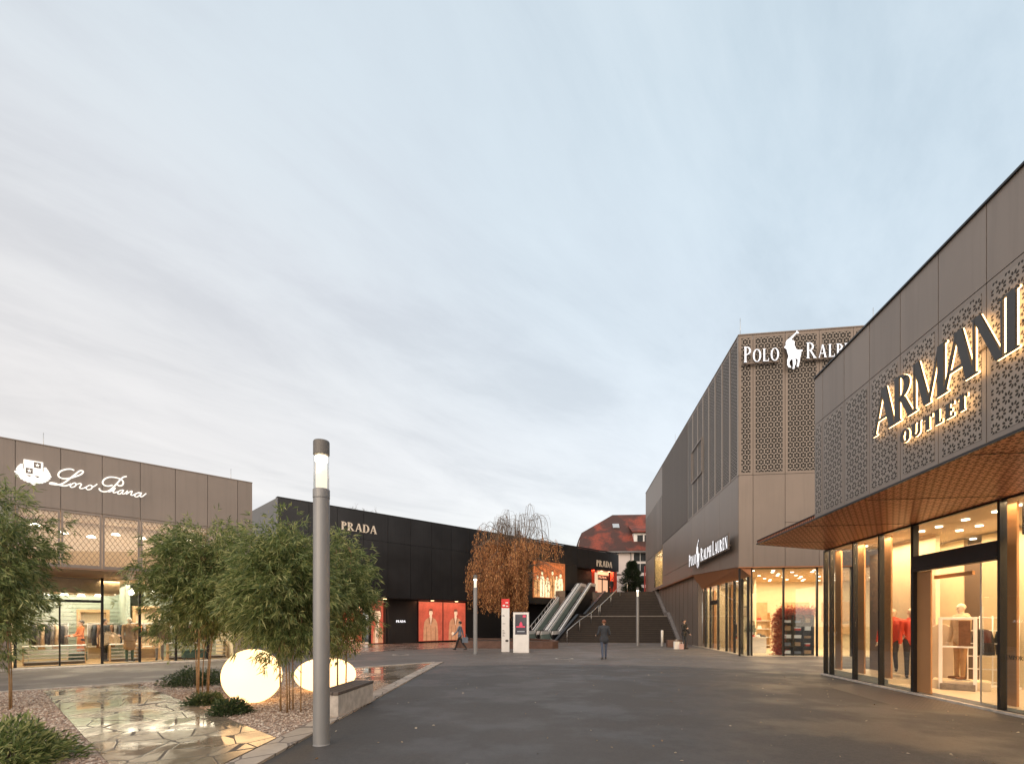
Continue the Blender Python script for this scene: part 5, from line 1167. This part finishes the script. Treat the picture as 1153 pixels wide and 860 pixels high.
def body(h=1.75, legs=((0,0),(0,0)), arms=((0,.1,.2),(0,.1,.2)), coat=.0, bulk=1.0, collar=False, head_m=0, twist=0, hood=False, female=False, hand_m=0):
    """front is -y; legs: (swing, knee); arms: (swing, out, elbow). materials: 0 skin 1 coat 2 trousers 3 shoes"""
    C_ = []; hip = .92; sw = .90 if female else 1.0
    for i, s in enumerate((-1,1)):
        a, k = legs[i]; H_ = Vector((s*.095,0,hip)); K_ = H_ + Vector((0,-math.sin(a),-math.cos(a)))*.43; A_ = K_ + Vector((0,-math.sin(a-k),-math.cos(a-k)))*.41
        C_ += [(H_,.085,K_,.058,1,2),(K_,.058,A_,.042,1,2)]
        f = a-k; toe = A_ + Vector((s*.02,-math.cos(f)*.15,-.045+math.sin(f)*.06)); heel = A_ + Vector((0,.03,-.045)); C_ += [(heel,.036,toe,.032,1,3),(A_,.042,heel,.036,1,3)]
    w_ = bulk
    C_ += [((0,0,.94),.135*w_*sw,(0,0,1.10),.128*w_*sw,.72,1),((0,0,1.10),.128*w_*sw,(0,-.005,1.33),.150*w_*sw,.68,1),((-.11*sw,0,1.37),.075*w_,(.11*sw,0,1.37),.075*w_,.85,1),((-.15*sw,.0,1.405),.058*w_,(.15*sw,.0,1.405),.058*w_,.9,1),((0,.01,1.42),.06,(0,0,1.48),.05,1,1 if collar else 0)]
    if coat: C_ += [((-.03,0,.94),.135*w_,(-.04,0,.94-coat),.15*w_,.75,1),((.03,0,.94),.135*w_,(.04,0,.94-coat),.15*w_,.75,1)]
    C_ += [((0,0,1.45),.05,(0,-.01,1.54),.047,1,0)]
    if collar: C_ += [((-.05,.0,1.455),.055,(.05,.0,1.455),.055,1,1)]
    # head with nose, chin, ears, brow
    C_ += [((0,-.008,1.60),.068,(0,.012,1.655),.083,1.08,head_m),((0,-.035,1.555),.036,(0,-.02,1.60),.058,1,head_m),((0,-.088,1.625),.009,(0,-.103,1.598),.013,1,head_m),((-.025,-.075,1.652),.014,(.025,-.075,1.652),.014,1,head_m),((-.02,-.072,1.568),.010,(.02,-.072,1.568),.010,1,head_m)]
    for s in (-1,1): C_ += [((s*.082,.01,1.625),.012,(s*.086,.016,1.60),.010,1.4,head_m)]
    if hood: C_ += [((-.07,.08,1.46),.055,(.07,.08,1.46),.055,1,1)]
    for i, s in enumerate((-1,1)):
        a, ot, el = arms[i]; S_ = Vector((s*.185*sw,0,1.40))
        d = Vector((s*math.sin(ot), -math.sin(a)*math.cos(ot), -math.cos(a)*math.cos(ot))); E_ = S_ + d*.29
        a2 = a+el; d2 = Vector((s*math.sin(ot)*.4, -math.sin(a2), -math.cos(a2))).normalized(); W_ = E_ + d2*.25
        C_ += [(S_,.058*w_,E_,.047*w_,1,1),(E_,.047*w_,W_,.036*w_,1,1)]
        # hand: palm, four fingers of different length with a bend, and a thumb from the side
        pm = W_ + d2*.075; C_ += [(W_,.026,pm,.030,1,hand_m)]
        sd = Vector((0,-1,0)) - d2*d2.dot(Vector((0,-1,0))); sd = sd.normalized() if sd.length > .01 else Vector((0,0,1))
        inw = d2.cross(sd).normalized()*(-s)
        for j, ln in enumerate((.070,.078,.072,.056)):
            b0 = pm + sd*(.030-.020*j) + d2*.012; b1 = b0 + (d2*.85+inw*.25)*ln*.55; b2 = b1 + (d2*.6+inw*.6)*ln*.5
            C_ += [(b0,.0105,b1,.0095,1,hand_m),(b1,.0095,b2,.0085,1,hand_m)]
        t0 = W_ + d2*.03 + sd*.025; t1 = t0 + (d2*.6+sd*.75)*.035; t2 = t1 + (d2*.9+sd*.15)*.03; C_ += [(t0,.013,t1,.011,1,hand_m),(t1,.011,t2,.0095,1,hand_m)]
    k = h/1.75
    return [(Vector(p)*k, rp*k, Vector(q)*k, rq*k, fl, mi) for p,rp,q,rq,fl,mi in C_], k
def face_and_hair(o, k, hair, long=False, bald=False):
    if not bald:
        b = MB(); vs = []; n = 20; m_ = 9
        for i in range(m_+1):
            t_ = i/m_*PI*.66
            for j in range(n):
                a = 2*PI*j/n; front = max(0, -math.sin(a)); t2 = t_*(1-.48*front) * (1.32 if long and front < .35 else 1)
                wob = 1+.03*math.sin(a*9)*math.sin(t_*3)
                vs.append((.093*k*math.sin(t2)*math.cos(a)*wob, (.012+.106*math.sin(t2)*math.sin(a)*wob)*k, (1.650+.100*math.cos(t2))*k))
        fs = [(i*n+j, (i+1)*n+j, (i+1)*n+(j+1)%n, i*n+(j+1)%n) for i in range(m_) for j in range(n)]
        b.add(vs, fs, 0, True); hr = b.build('hair', hair, o); s_ = hr.modifiers.new('s', 'SOLIDIFY'); s_.thickness = .012*k
    b = MB()
    for s in (-1,1): b.ball((s*.032*k,-.083*k,1.633*k), .012*k, .007*k, .007*k, 8)
    b.build('eye', M['hair_dark'], o)
def person(loc, rz, label, mats, hair, h=1.75, long=False, name='person', bald=False, face=True, **kw):
    caps, k = body(h, **kw); me = figure(caps, mats); me.name = name
    if face:
        o = bpy.data.objects.new(name, me); col.objects.link(o); tag(o, label, 'person' if name == 'person' else 'mannequin'); o.location = loc; o.rotation_euler = (0,0,rz)
        face_and_hair(o, k, hair, long, bald)
    else:
        o = thing(name, label, 'mannequin', loc, rz); q = bpy.data.objects.new('dressed_body', me); col.objects.link(q); q.parent = o
        b = MB(); b.lathe([(.17,0),(.17,.012),(.16,.016),(.001,.018)], 24, 0, (0,0,-.018)); b.build('base_plate', M['steel'], o)
    return o
person((4.07,21.8,.004), PI, 'man in a dark jacket and jeans seen from behind walking to the stairs', [M['skin'],M['navy'],M['jeans'],M['shoe']], M['hair_red'], 1.76, legs=((.16,.05),(-.14,.12)), arms=((.05,.22,1.3),(.05,.22,1.3)), coat=.10, bulk=1.12, collar=True)
person((10.55,30.2,.0), R(35), 'man in dark clothes standing by the side entrance of the bronze store', [M['skin'],M['black_cloth'],M['navy'],M['shoe']], M['hair_dark'], 1.82, legs=((.03,0),(.10,.12)), arms=((.25,.18,1.6),(.1,.2,.5)), bulk=1.08, coat=.06)
person((-2.95,27.9,.004), R(-100), 'person walking past the posters in black trousers with a grey-blue bag', [M['skin'],M['bag_blue'],M['black_cloth'],M['shoe']], M['hair_dark'], 1.70, legs=((.42,.1),(-.38,.25)), arms=((-.35,.12,.2),(.4,.12,.4)), coat=.05)
b = MB(); b.box(-.16,.16,-.07,.07,0,.3); b.tube([(-.1,0,.3),(-.08,0,.46),(.08,0,.46),(.1,0,.3)], .01, 6)
o = thing('handbag', 'grey-blue bag carried by the person walking past the posters', 'bag', (-2.62,27.55,.50), .2); b.build('bag_body', M['bag_blue'], o)
def paper_bag(loc, rz, label, mat, w_=.30, h_=.36):
    o = thing('shopping_bag', label, 'shopping bag', loc, rz); b = MB()
    b.hexa([(-w_/2,-.06,0),(w_/2,-.06,0),(w_/2,.06,0),(-w_/2,.06,0)],[(-w_/2,-.075,h_),(w_/2,-.075,h_),(w_/2,.075,h_),(-w_/2,.075,h_)]); b.build('bag_body', mat, o)
    for s in (-1,1): b = MB(); b.tube([(-.07,s*.06,h_),(-.05,s*.06,h_+.12),(.05,s*.06,h_+.12),(.07,s*.06,h_)], .006, 5); b.build('handle', M['white_paint'], o)
paper_bag((10.05,30.1,0), .3, 'larger white paper shopping bag on the ground left of the standing man', M['white_paint'], .34, .46)
paper_bag((10.32,30.0,0), -.2, 'smaller pinkish paper shopping bag at the feet of the standing man', P('blush_paper', (.62,.40,.36), .7), .24, .32)
# right-hand store window
def inA(x,y,z): return FA.at(x,y,z)
AR = FA.rz
person(inA(2.1,.75,.218), R(-48), 'mannequin in a red puffer jacket and dark trousers with one leg raised', [M['mannequin'],M['red_puffer'],M['black_cloth'],M['shoe']], None, 1.80, name='mannequin', face=False, legs=((.05,0),(.75,1.1)), arms=((.1,.30,.2),(.3,.32,.9)), bulk=1.4, collar=True)
person(inA(2.68,.85,.218), R(-28), 'mannequin in a black gilet over a red top beside the entrance post', [M['mannequin'],M['red_puffer'],M['black_cloth'],M['shoe']], None, 1.80, name='mannequin', face=False, legs=((.0,0),(.1,.1)), arms=((.0,.12,.1),(.1,.12,.2)), bulk=1.08, collar=True)
o = person(inA(3.82,1.2,.318), R(-95), 'mannequin in a beige puffer jacket and tan trousers on the entrance plinth', [M['mannequin'],M['beige_puffer'],M['camel'],M['brown_cloth']], None, 1.78, name='mannequin', face=False, legs=((.02,0),(.06,.05)), arms=((.05,.15,.2),(.1,.15,.3)), bulk=1.22, collar=True, hood=True)
# left-hand store
person(FL.at(2.15,4.3,.05), FL.rz+R(-70), 'woman in a rust orange coat inside the left clothes shop', [M['skin'],M['orange_coat'],M['black_cloth'],M['shoe']], M['hair_dark'], 1.68, female=True, coat=.42, legs=((.05,0),(-.05,0)), arms=((.3,.12,1.1),(.3,.12,1.1)), bulk=1.05, collar=True)
person(FL.at(3.55,2.75,.068), FL.rz+R(10), 'mannequin in a long camel coat with plaid scarf next to the glass', [M['mannequin'],M['camel'],M['green_seat'],M['shoe']], None, 1.78, name='mannequin', face=False, coat=.35, bulk=1.12, collar=True)
person(FL.at(4.55,2.75,.068), FL.rz+R(-8), 'mannequin in a short brown jacket and grey trousers next to the glass', [M['mannequin'],M['brown_cloth'],M['grey_cloth'],M['shoe']], None, 1.78, name='mannequin', face=False, coat=.05, bulk=1.1, collar=True)
person(FL.at(2.85,3.7,.05), FL.rz+R(60), 'shopper in a black coat bending arms behind the dark glass post', [M['skin'],M['black_cloth'],M['black_cloth'],M['shoe']], M['hair_dark'], 1.74, coat=.2, arms=((.3,.15,1.0),(.3,.15,1.0)), bulk=1.08)
p = FB.at(34.9,-.4,UP); person(p, FB.rz+R(170), 'dark-clothed visitor standing before the upper entrance', [M['skin'],M['black_cloth'],M['black_cloth'],M['shoe']], M['hair_dark'], 1.76, bulk=1.05)
# ------------------------------------------------------------------ what stands in the shops
def garment(mat, ln):
    """a coat on a hanger: hook at the origin, shoulders across x"""
    o = thing('hanging_coat', '', 'coat')
    b = MB(); n = 14; prof = [(.06,.05,-.07),(.13,.075,-.085),(.215,.085,-.13),(.20,.085,-.3),(.20,.09,-.55),(.235,.10,-.09-ln)]
    vs = [(rx*math.cos(2*PI*j/n)*(1+.05*math.sin(3*j)), ry*math.sin(2*PI*j/n), z) for rx,ry,z in prof for j in range(n)]
    fs = [(i*n+j, (i+1)*n+j, (i+1)*n+(j+1)%n, i*n+(j+1)%n) for i in range(len(prof)-1) for j in range(n)] + [tuple(range(n)), tuple(range(len(vs)-1, len(vs)-n-1, -1))]
    b.add(vs, fs, 0, True)
    for s in (-1,1): b.tube([(s*.17,0,-.13),(s*.235,0,-.3),(s*.245,.02,-.52),(s*.24,.03,-.68)], [.06,.055,.048,.045], 8)
    b.build('coat_body', mat, o)
    b = MB(); b.tube([(0,0,-.08),(0,0,0),(.02,0,.02),(.035,0,.0)], .005, 5); b.build('hanger_hook', M['steel'], o); return o
def rail_of_coats(F, x, y, z, ang, w_, mats, place, h=1.55):
    rz = F.rz+ang; p = F.at(x,y,z); o = thing('clothes_rail', 'steel clothes rail of coats ' + place, 'clothes rail', p, rz)
    b = MB(); b.tube([(-w_/2,0,h),(w_/2,0,h)], .016, 8); b.build('rail', M['steel'], o)
    for s in (-1,1): b = MB(); b.tube([(s*w_/2,0,.02),(s*w_/2,0,h)], .016, 8); b.box(s*w_/2-.02,s*w_/2+.02,-.22,.22,0,.03); b.build('stand', M['steel'], o)
    n = int(w_/.14); ux = Vector((math.cos(rz),math.sin(rz),0)); protos = {}
    for i in range(n):
        mk, word = mats[i % len(mats)]; q = p + ux*(-w_/2+.1+(w_-.2)*i/(n-1)) + Vector((0,0,h+.0))
        lab = '%s coat hanging on the rail %s' % (word, place)
        if mk in protos: g_ = copy_tree(protos[mk], loc=q, rz=rz+PI/2)
        else: g_ = garment(M[mk], .75+.1*(i%3)); g_.location = q; g_.rotation_euler = (0,0,rz+PI/2); protos[mk] = g_
        g_['label'] = lab; g_['group'] = '%s coats on the rail %s' % (word, place)
W1 = [('camel','camel'),('brown_cloth','dark brown'),('orange_coat','rust'),('grey_cloth','grey')]
rail_of_coats(FL, 4.35,3.7,.05, 0, 1.5, W1, 'behind the camel-coated mannequin')
rail_of_coats(FL, 5.9,3.4,.05, 0, 1.3, [('brown_cloth','dark brown'),('camel','camel'),('navy','navy')], 'by the right end of the left shop')
rail_of_coats(FL, 1.2,5.2,.05, .2, 1.2, [('black_cloth','black'),('grey_cloth','grey'),('beige_puffer','beige')], 'at the back left of the left shop')
rail_of_coats(FL, 3.0,5.2,.05, -.2, 1.2, [('grey_cloth','grey'),('navy','navy'),('brown_cloth','dark brown')], 'behind the woman in the rust coat')
def counter(F, x, y, z, w_, label, h=.62):
    o = thing('display_counter', label, 'display counter', F.at(x,y,z), F.rz)
    b = MB()
    for k in range(4): b.box(0,w_,0,.45,.10+k*h/4.4,.13+k*h/4.4)
    b.build('shelf', M['white_paint'], o)
    b = MB(); b.box(-.03,.0,-.02,.47,0,h+.05); b.box(w_,w_+.03,-.02,.47,0,h+.05); b.box(0,w_,.40,.44,.0,.1); b.build('side_board', M['oak'], o)
    b = MB(); b.box(-.04,w_+.04,-.03,.48,h+.05,h+.09); b.build('top', M['white_paint'], o); return o
counter(FL, .5,3.0,.05, 1.7, 'low white slatted counter left of the woman in the left shop')
counter(FL, 3.0,3.15,.05, .9, 'low white slatted counter right of the woman in the rust coat')
counter(FL, 4.9,2.85,.05, 1.0, 'low white slatted counter under the brown coats near the glass')
counter(FL, 6.2,2.7,.05, .8, 'low white slatted counter at the right end of the left shop', .7)
def ottoman(F, x, y, z, w_, label):
    o = thing('ottoman', label, 'ottoman', F.at(x,y,z), F.rz)
    b = MB(); b.box(0,w_,0,.45,.07,.34); b.build('base', M['green_seat'], o, bevel=.03); b = MB(); b.box(-.01,w_+.01,-.01,.46,.345,.42); b.build('cushion', M['green_seat'], o, bevel=.03)
    for a_ in (.05,w_-.05):
        for c_ in (.05,.4): b = MB(); b.box(a_-.02,a_+.02,c_-.02,c_+.02,0,.07); b.build('leg', M['black_metal'], o)
ottoman(FL, 1.75,3.55,.05, .55, 'dark green upholstered ottoman left of the woman in the left shop')
ottoman(FL, 5.3,2.2,.05, .85, 'dark green upholstered ottoman right against the shop glass')
def portal(F, x, y, z, w_, h, label):
    o = thing('shelving_portal', label, 'display frame', F.at(x,y,z), F.rz)
    b = MB(); b.box(0,.12,0,.4,0,h); b.box(w_-.12,w_,0,.4,0,h); b.box(.12,w_-.12,0,.4,h-.12,h); b.build('frame', M['oak'], o)
    b = MB(); b.box(.12,w_-.12,.36,.4,0,h-.12); b.build('back_panel', M['cream'], o)
    b = MB()
    for k in range(3): b.box(.12,w_-.12,.02,.36,.5+.5*k,.53+.5*k)
    b.build('shelf', M['white_paint'], o)
portal(FL, 2.1,6.0,.05, 1.1, 2.15, 'left pale oak display frame against the mint wall')
portal(FL, 3.85,4.55,.05, 1.0, 2.3, 'right pale oak display frame in front of the mint corner')
def pendant(loc, ln, label):
    o = thing('pendant_lamp', label, 'pendant lamp', loc, 0, 'bulb lamps hanging in the left shop')
    b = MB(); b.tube([(0,0,0),(0,0,-ln)], .008, 6); b.build('cord', M['black_metal'], o)
    b = MB(); b.lathe([(.03,-ln-.09),(.035,-ln-.05),(.03,-ln),(.001,-ln+.01)], 12); b.build('socket', M['steel'], o)
    b = MB(); b.ball((0,0,-ln-.18), .10,.10,.11, 18); b.build('bulb', M['lamp_on'], o); return o
pd = pendant(FL.at(3.1,2.9,3.28), .25, 'first hanging bulb from the left just right of the dark glass post')
for x, s in ((3.62,'second hanging bulb from the left in the glass bay of the mannequin'),(4.35,'third hanging bulb from the left just right of the second glass post'),(5.1,'fourth hanging bulb from the left partly behind bamboo leaves')):
    copy_tree(pd, loc=FL.at(x,2.85,3.28), label=s)
# tall store
S = thing('shelf_unit', 'black shelf unit of boxed gifts close to the front glass of the bronze store', 'shelf unit', FP.at(2.3,.75,.03), FP.rz)
b = MB(); b.box(0,1.42,.36,.4,0,1.95); b.build('back_panel', M['black_metal'], S)
b = MB()
for x in (0,.46,.92,1.38): b.box(x,x+.04,0,.36,0,1.95)
b.build('upright', M['black_metal'], S)
b = MB()
for z in (.04,.42,.80,1.18,1.56,1.92):
    for x in (.04,.50,.96): b.box(x,x+.42,.01,.36,z,z+.03)
b.build('shelf', M['black_metal'], S)
rr = random.Random(8); cols = [('white_paint','white'),('red','red'),('camel','tan'),('bag_blue','slate blue')]
rows = ['bottom','second lowest','middle','second highest','topmost']; colm = ['left','middle','right']
def gift(loc, rz, mk, label, w_, h_):
    o = thing('gift_box', label, 'box', loc, rz, 'boxed gifts on the black shelf'); b = MB(); b.box(-w_/2,w_/2,-.09,.09,0,h_*.7); b.build('box_body', M[mk], o)
    b = MB(); b.box(-w_/2-.006,w_/2+.006,-.096,.096,h_*.7+.001,h_); b.build('lid', M['white_paint'] if mk == 'red' else M[mk], o)
for r_ in range(5):
    for c_ in range(3):
        mk, wd = cols[(r_*2+c_*3+rr.randrange(2)) % 4]; gift(FP.at(2.3+.25+.46*c_, .93, .03+.071+.38*r_), FP.rz, mk, '%s box on the %s shelf of the black unit, %s column' % (wd, rows[r_], colm[c_]), rr.uniform(.2,.34), rr.uniform(.10,.24))
def garland(label):
    global rng
    rng = np.random.default_rng(15); o = thing('flower_garland', label, 'garland', FP.at(2.3,.85,.03), FP.rz)
    n = 7600; t_ = rng.random(n); x = np.where(t_ < .5, -.16+rng.normal(0,.14,n), rng.uniform(-.2,1.5,n)); z = np.where(t_ < .5, rng.uniform(0,2.05,n), 2.08+rng.normal(0,.14,n)); y = rng.normal(.1,.10,n)
    pos = np.stack([x,y,np.maximum(.03,z)],1); leaves('blossom', pos, rng.normal(0,1,(n,3)), rng.uniform(.05,.1,n), rng.uniform(.03,.06,n), M['red_flower'], o)
    b = MB(); b.tube([(-.14,.1,0),(-.14,.1,2.0),(.2,.1,2.06),(1.45,.1,2.06)], .015, 6); b.build('garland_core', M['bark'], o)
garland('red blossom garland climbing the left side and top of the black shelf unit')
o = thing('display_table', 'white display table with a bouquet left of the black shelf unit', 'table', FP.at(1.25,2.2,.03), FP.rz)
b = MB(); b.box(0,.9,0,.6,.80,.85); b.build('table_top', M['white_paint'], o)
b = MB(); b.box(.08,.82,.06,.54,0,.80); b.build('base', M['white_paint'], o)
for i, (x, mk, wd) in enumerate(((.15,'red','red'),(.42,'white_paint','white'),(.70,'navy','navy'))):
    q = thing('folded_sweater', '%s folded sweater lying on the white display table' % wd, 'sweater', FP.at(1.25+x,2.45,.88), FP.rz); b = MB(); b.box(-.11,.11,-.15,.15,0,.045); b.build('lower_fold', M[mk], q, bevel=.015); b = MB(); b.box(-.10,.10,-.14,.13,.046,.085); b.build('upper_fold', M[mk], q, bevel=.015)
shrub(FP.at(.95,1.3,1.15), 'round grey-green potted bouquet on a stand beside the front corner glass', .26, .40, 900, leaf_mat('grey_green_leaf', (.10,.17,.15), (.18,.26,.22), (.28,.34,.28)), (.05,.1), 'potted_plant', 40)
o = thing('plant_stand', 'thin white stand carrying the potted bouquet by the corner glass', 'stand', FP.at(.95,1.3,.03), 0)
b = MB(); b.lathe([(.16,0),(.16,.02),(.02,.03),(.02,.98),(.13,.99),(.16,1.12),(.14,1.12)], 18); b.build('pedestal', M['white_paint'], o)
def picture(F, x, y, z, w_, h_, label):
    o = thing('picture', label, 'picture', F.at(x,y,z), F.rz); b = MB()
    for q in ((0,w_,0,.04),(0,w_,h_-.04,h_),(0,.04,.04,h_-.04),(w_-.04,w_,.04,h_-.04)): b.box(q[0],q[1],-.03,0,q[2],q[3])
    b.build('frame', M['black_metal'], o); b = MB(); b.box(.04,w_-.04,-.012,0,.04,h_-.04); b.build('print', M['beige'], o)
picture(FP, 1.05,3.38,1.95, .45,.55, 'smaller black framed picture higher on the cream partition in the bronze store')
picture(FP, 1.45,3.37,.95, .40,.75, 'taller black framed picture lower on the cream partition in the bronze store')
def shop_shelf(F, x, y, z, w_, h, label, n, mk, grp):
    o = thing('display_shelf', label, 'display shelf', F.at(x,y,z), F.rz); b = MB()
    for k in range(n): b.box(0,w_,0,.35,.15+k*(h-.15)/n,.18+k*(h-.15)/n)
    b.build('shelf', M['white_paint'], o); b = MB(); b.box(-.03,0,0,.36,0,h); b.box(w_,w_+.03,0,.36,0,h); b.box(0,w_,.355,.37,0,h); b.build('side_board', M[mk], o)
    for k in range(n):
        for c_ in range(max(2,int(w_/.5))):
            m_, wd = cols[(k+c_*2) % 4]; q = thing('handbag', '%s handbag standing on the %s' % (wd, label), 'handbag', F.at(x+.25+.48*c_, y+.17, z+.182+k*(h-.15)/n), F.rz, grp)
            b = MB(); b.hexa([(-.13,-.05,0),(.13,-.05,0),(.13,.05,0),(-.13,.05,0)],[(-.10,-.04,.17),(.10,-.04,.17),(.10,.04,.17),(-.10,.04,.17)]); b.build('bag_body', M[m_], q)
            b = MB(); b.tube([(-.06,0,.17),(-.045,0,.25),(.045,0,.25),(.06,0,.17)], .009, 6); b.build('handle', M[m_], q)
shop_shelf(FP, 3.0,7.9,.03, 1.3, 2.2, 'back shelf left of the niches in the bronze store', 4, 'oak', 'handbags on the shelves of the bronze store')
shop_shelf(FP, 5.3,7.9,.03, 1.5, 2.2, 'back shelf right of the niches in the bronze store', 4, 'oak', 'handbags on the shelves of the bronze store')
shop_shelf(FB, 4.75,4.5,.04, 1.0, 2.3, 'left white shelf of the red-walled shop', 4, 'red', 'handbags in the red-walled shop')
shop_shelf(FB, 6.0,4.5,.04, 1.2, 2.3, 'right white shelf of the red-walled shop', 4, 'red', 'handbags in the red-walled shop')
counter(FB, 4.9,2.7,.04, 1.5, 'low white counter just inside the red-walled shop', .75)
rail_of_coats(FP, 2.0,6.8,.03, 1.4, 1.2, [('navy','navy'),('red','red'),('white_paint','white')], 'along the side wall of the bronze store')
o = thing('dress_form', 'dark dressed figure form behind the upper lit show window of the bronze wall', 'mannequin', FP.at(.5,23.2,5.1), FP.rz)
b = MB(); b.lathe([(.2,0),(.2,.02),(.03,.03),(.03,.8)], 16); b.build('stand', M['steel'], o)
b = MB(); b.lathe([(.12,.75),(.2,.85),(.17,1.1),(.2,1.4),(.12,1.52),(.05,1.6)], 18, 0, (0,0,0), True, 1.1, .8); b.build('torso', M['red_puffer'], o)
# right store: gate, rack, plinth, chair
o = thing('security_gate', 'pale upright security gate frame just inside the right store entrance', 'security gate', FA.at(4.08,.95,.10), FA.rz+.95)
b = MB(); b.box(-.33,-.26,-.03,.03,0,1.66); b.box(.26,.33,-.03,.03,0,1.66); b.box(-.26,.26,-.03,.03,1.6,1.66); b.box(-.26,.26,-.03,.03,.96,1.0); b.build('frame', M['white_paint'], o, bevel=.008)
b = MB(); b.box(-.30,.30,-.12,.12,-.0,.14); b.build('base', M['grey_cloth'], o, bevel=.01)
b = MB(); b.box(.02,.22,-.05,.02,1.01,1.58); b.build('dark_panel', M['brown_cloth'], o)
o = thing('plinth', 'low pale plinth under the beige puffer mannequin', 'plinth', FA.at(3.82,1.2,.10), FA.rz+.95)
b = MB(); b.box(-.5,.5,-.3,.4,0,.19); b.build('base', M['pale_floor'], o, bevel=.01); b = MB(); b.box(-.47,.47,-.27,.37,.191,.20); b.build('top', M['cream'], o)
o = thing('grid_rack', 'white wire grid rack behind the security gate', 'rack', FA.at(3.1,1.85,.10), FA.rz+.9)
b = MB()
for i in range(5): b.tube([(.22*i,0,0),(.22*i,0,1.7)], .014, 6)
for i in range(6): b.tube([(0,.012,.1+.31*i),(.88,.012,.1+.31*i)], .014, 6)
b.build('grid', M['white_paint'], o); b = MB(); b.box(-.05,.93,-.2,.2,-.0,.03); b.build('foot', M['white_paint'], o)
for i, (mk, wd) in enumerate((('black_cloth','black'),('navy','navy'))):
    q = garment(M[mk], .6); q.location = FA.at(3.35+.25*i,2.0+.3*i,1.55); q.rotation_euler = (0,0,FA.rz); q['label'] = '%s jacket hanging on the white wire rack in the right store' % wd
    q.name = 'hanging_jacket'; q['category'] = 'jacket'
o = thing('rounded_screen', 'rounded tan display screen beside the entrance post of the right store', 'screen', FA.at(3.15,.95,.10), FA.rz+.9)
b = MB(); b.plate([(0,0),(.46,0),(.46,1.25),(.41,1.42),(.31,1.5),(.16,1.5),(.05,1.42),(0,1.25)], 0, .06); b.build('panel', M['beige'], o, bevel=.01); b = MB(); b.box(.05,.41,-.12,.18,0,.02); b.build('foot', M['steel'], o)
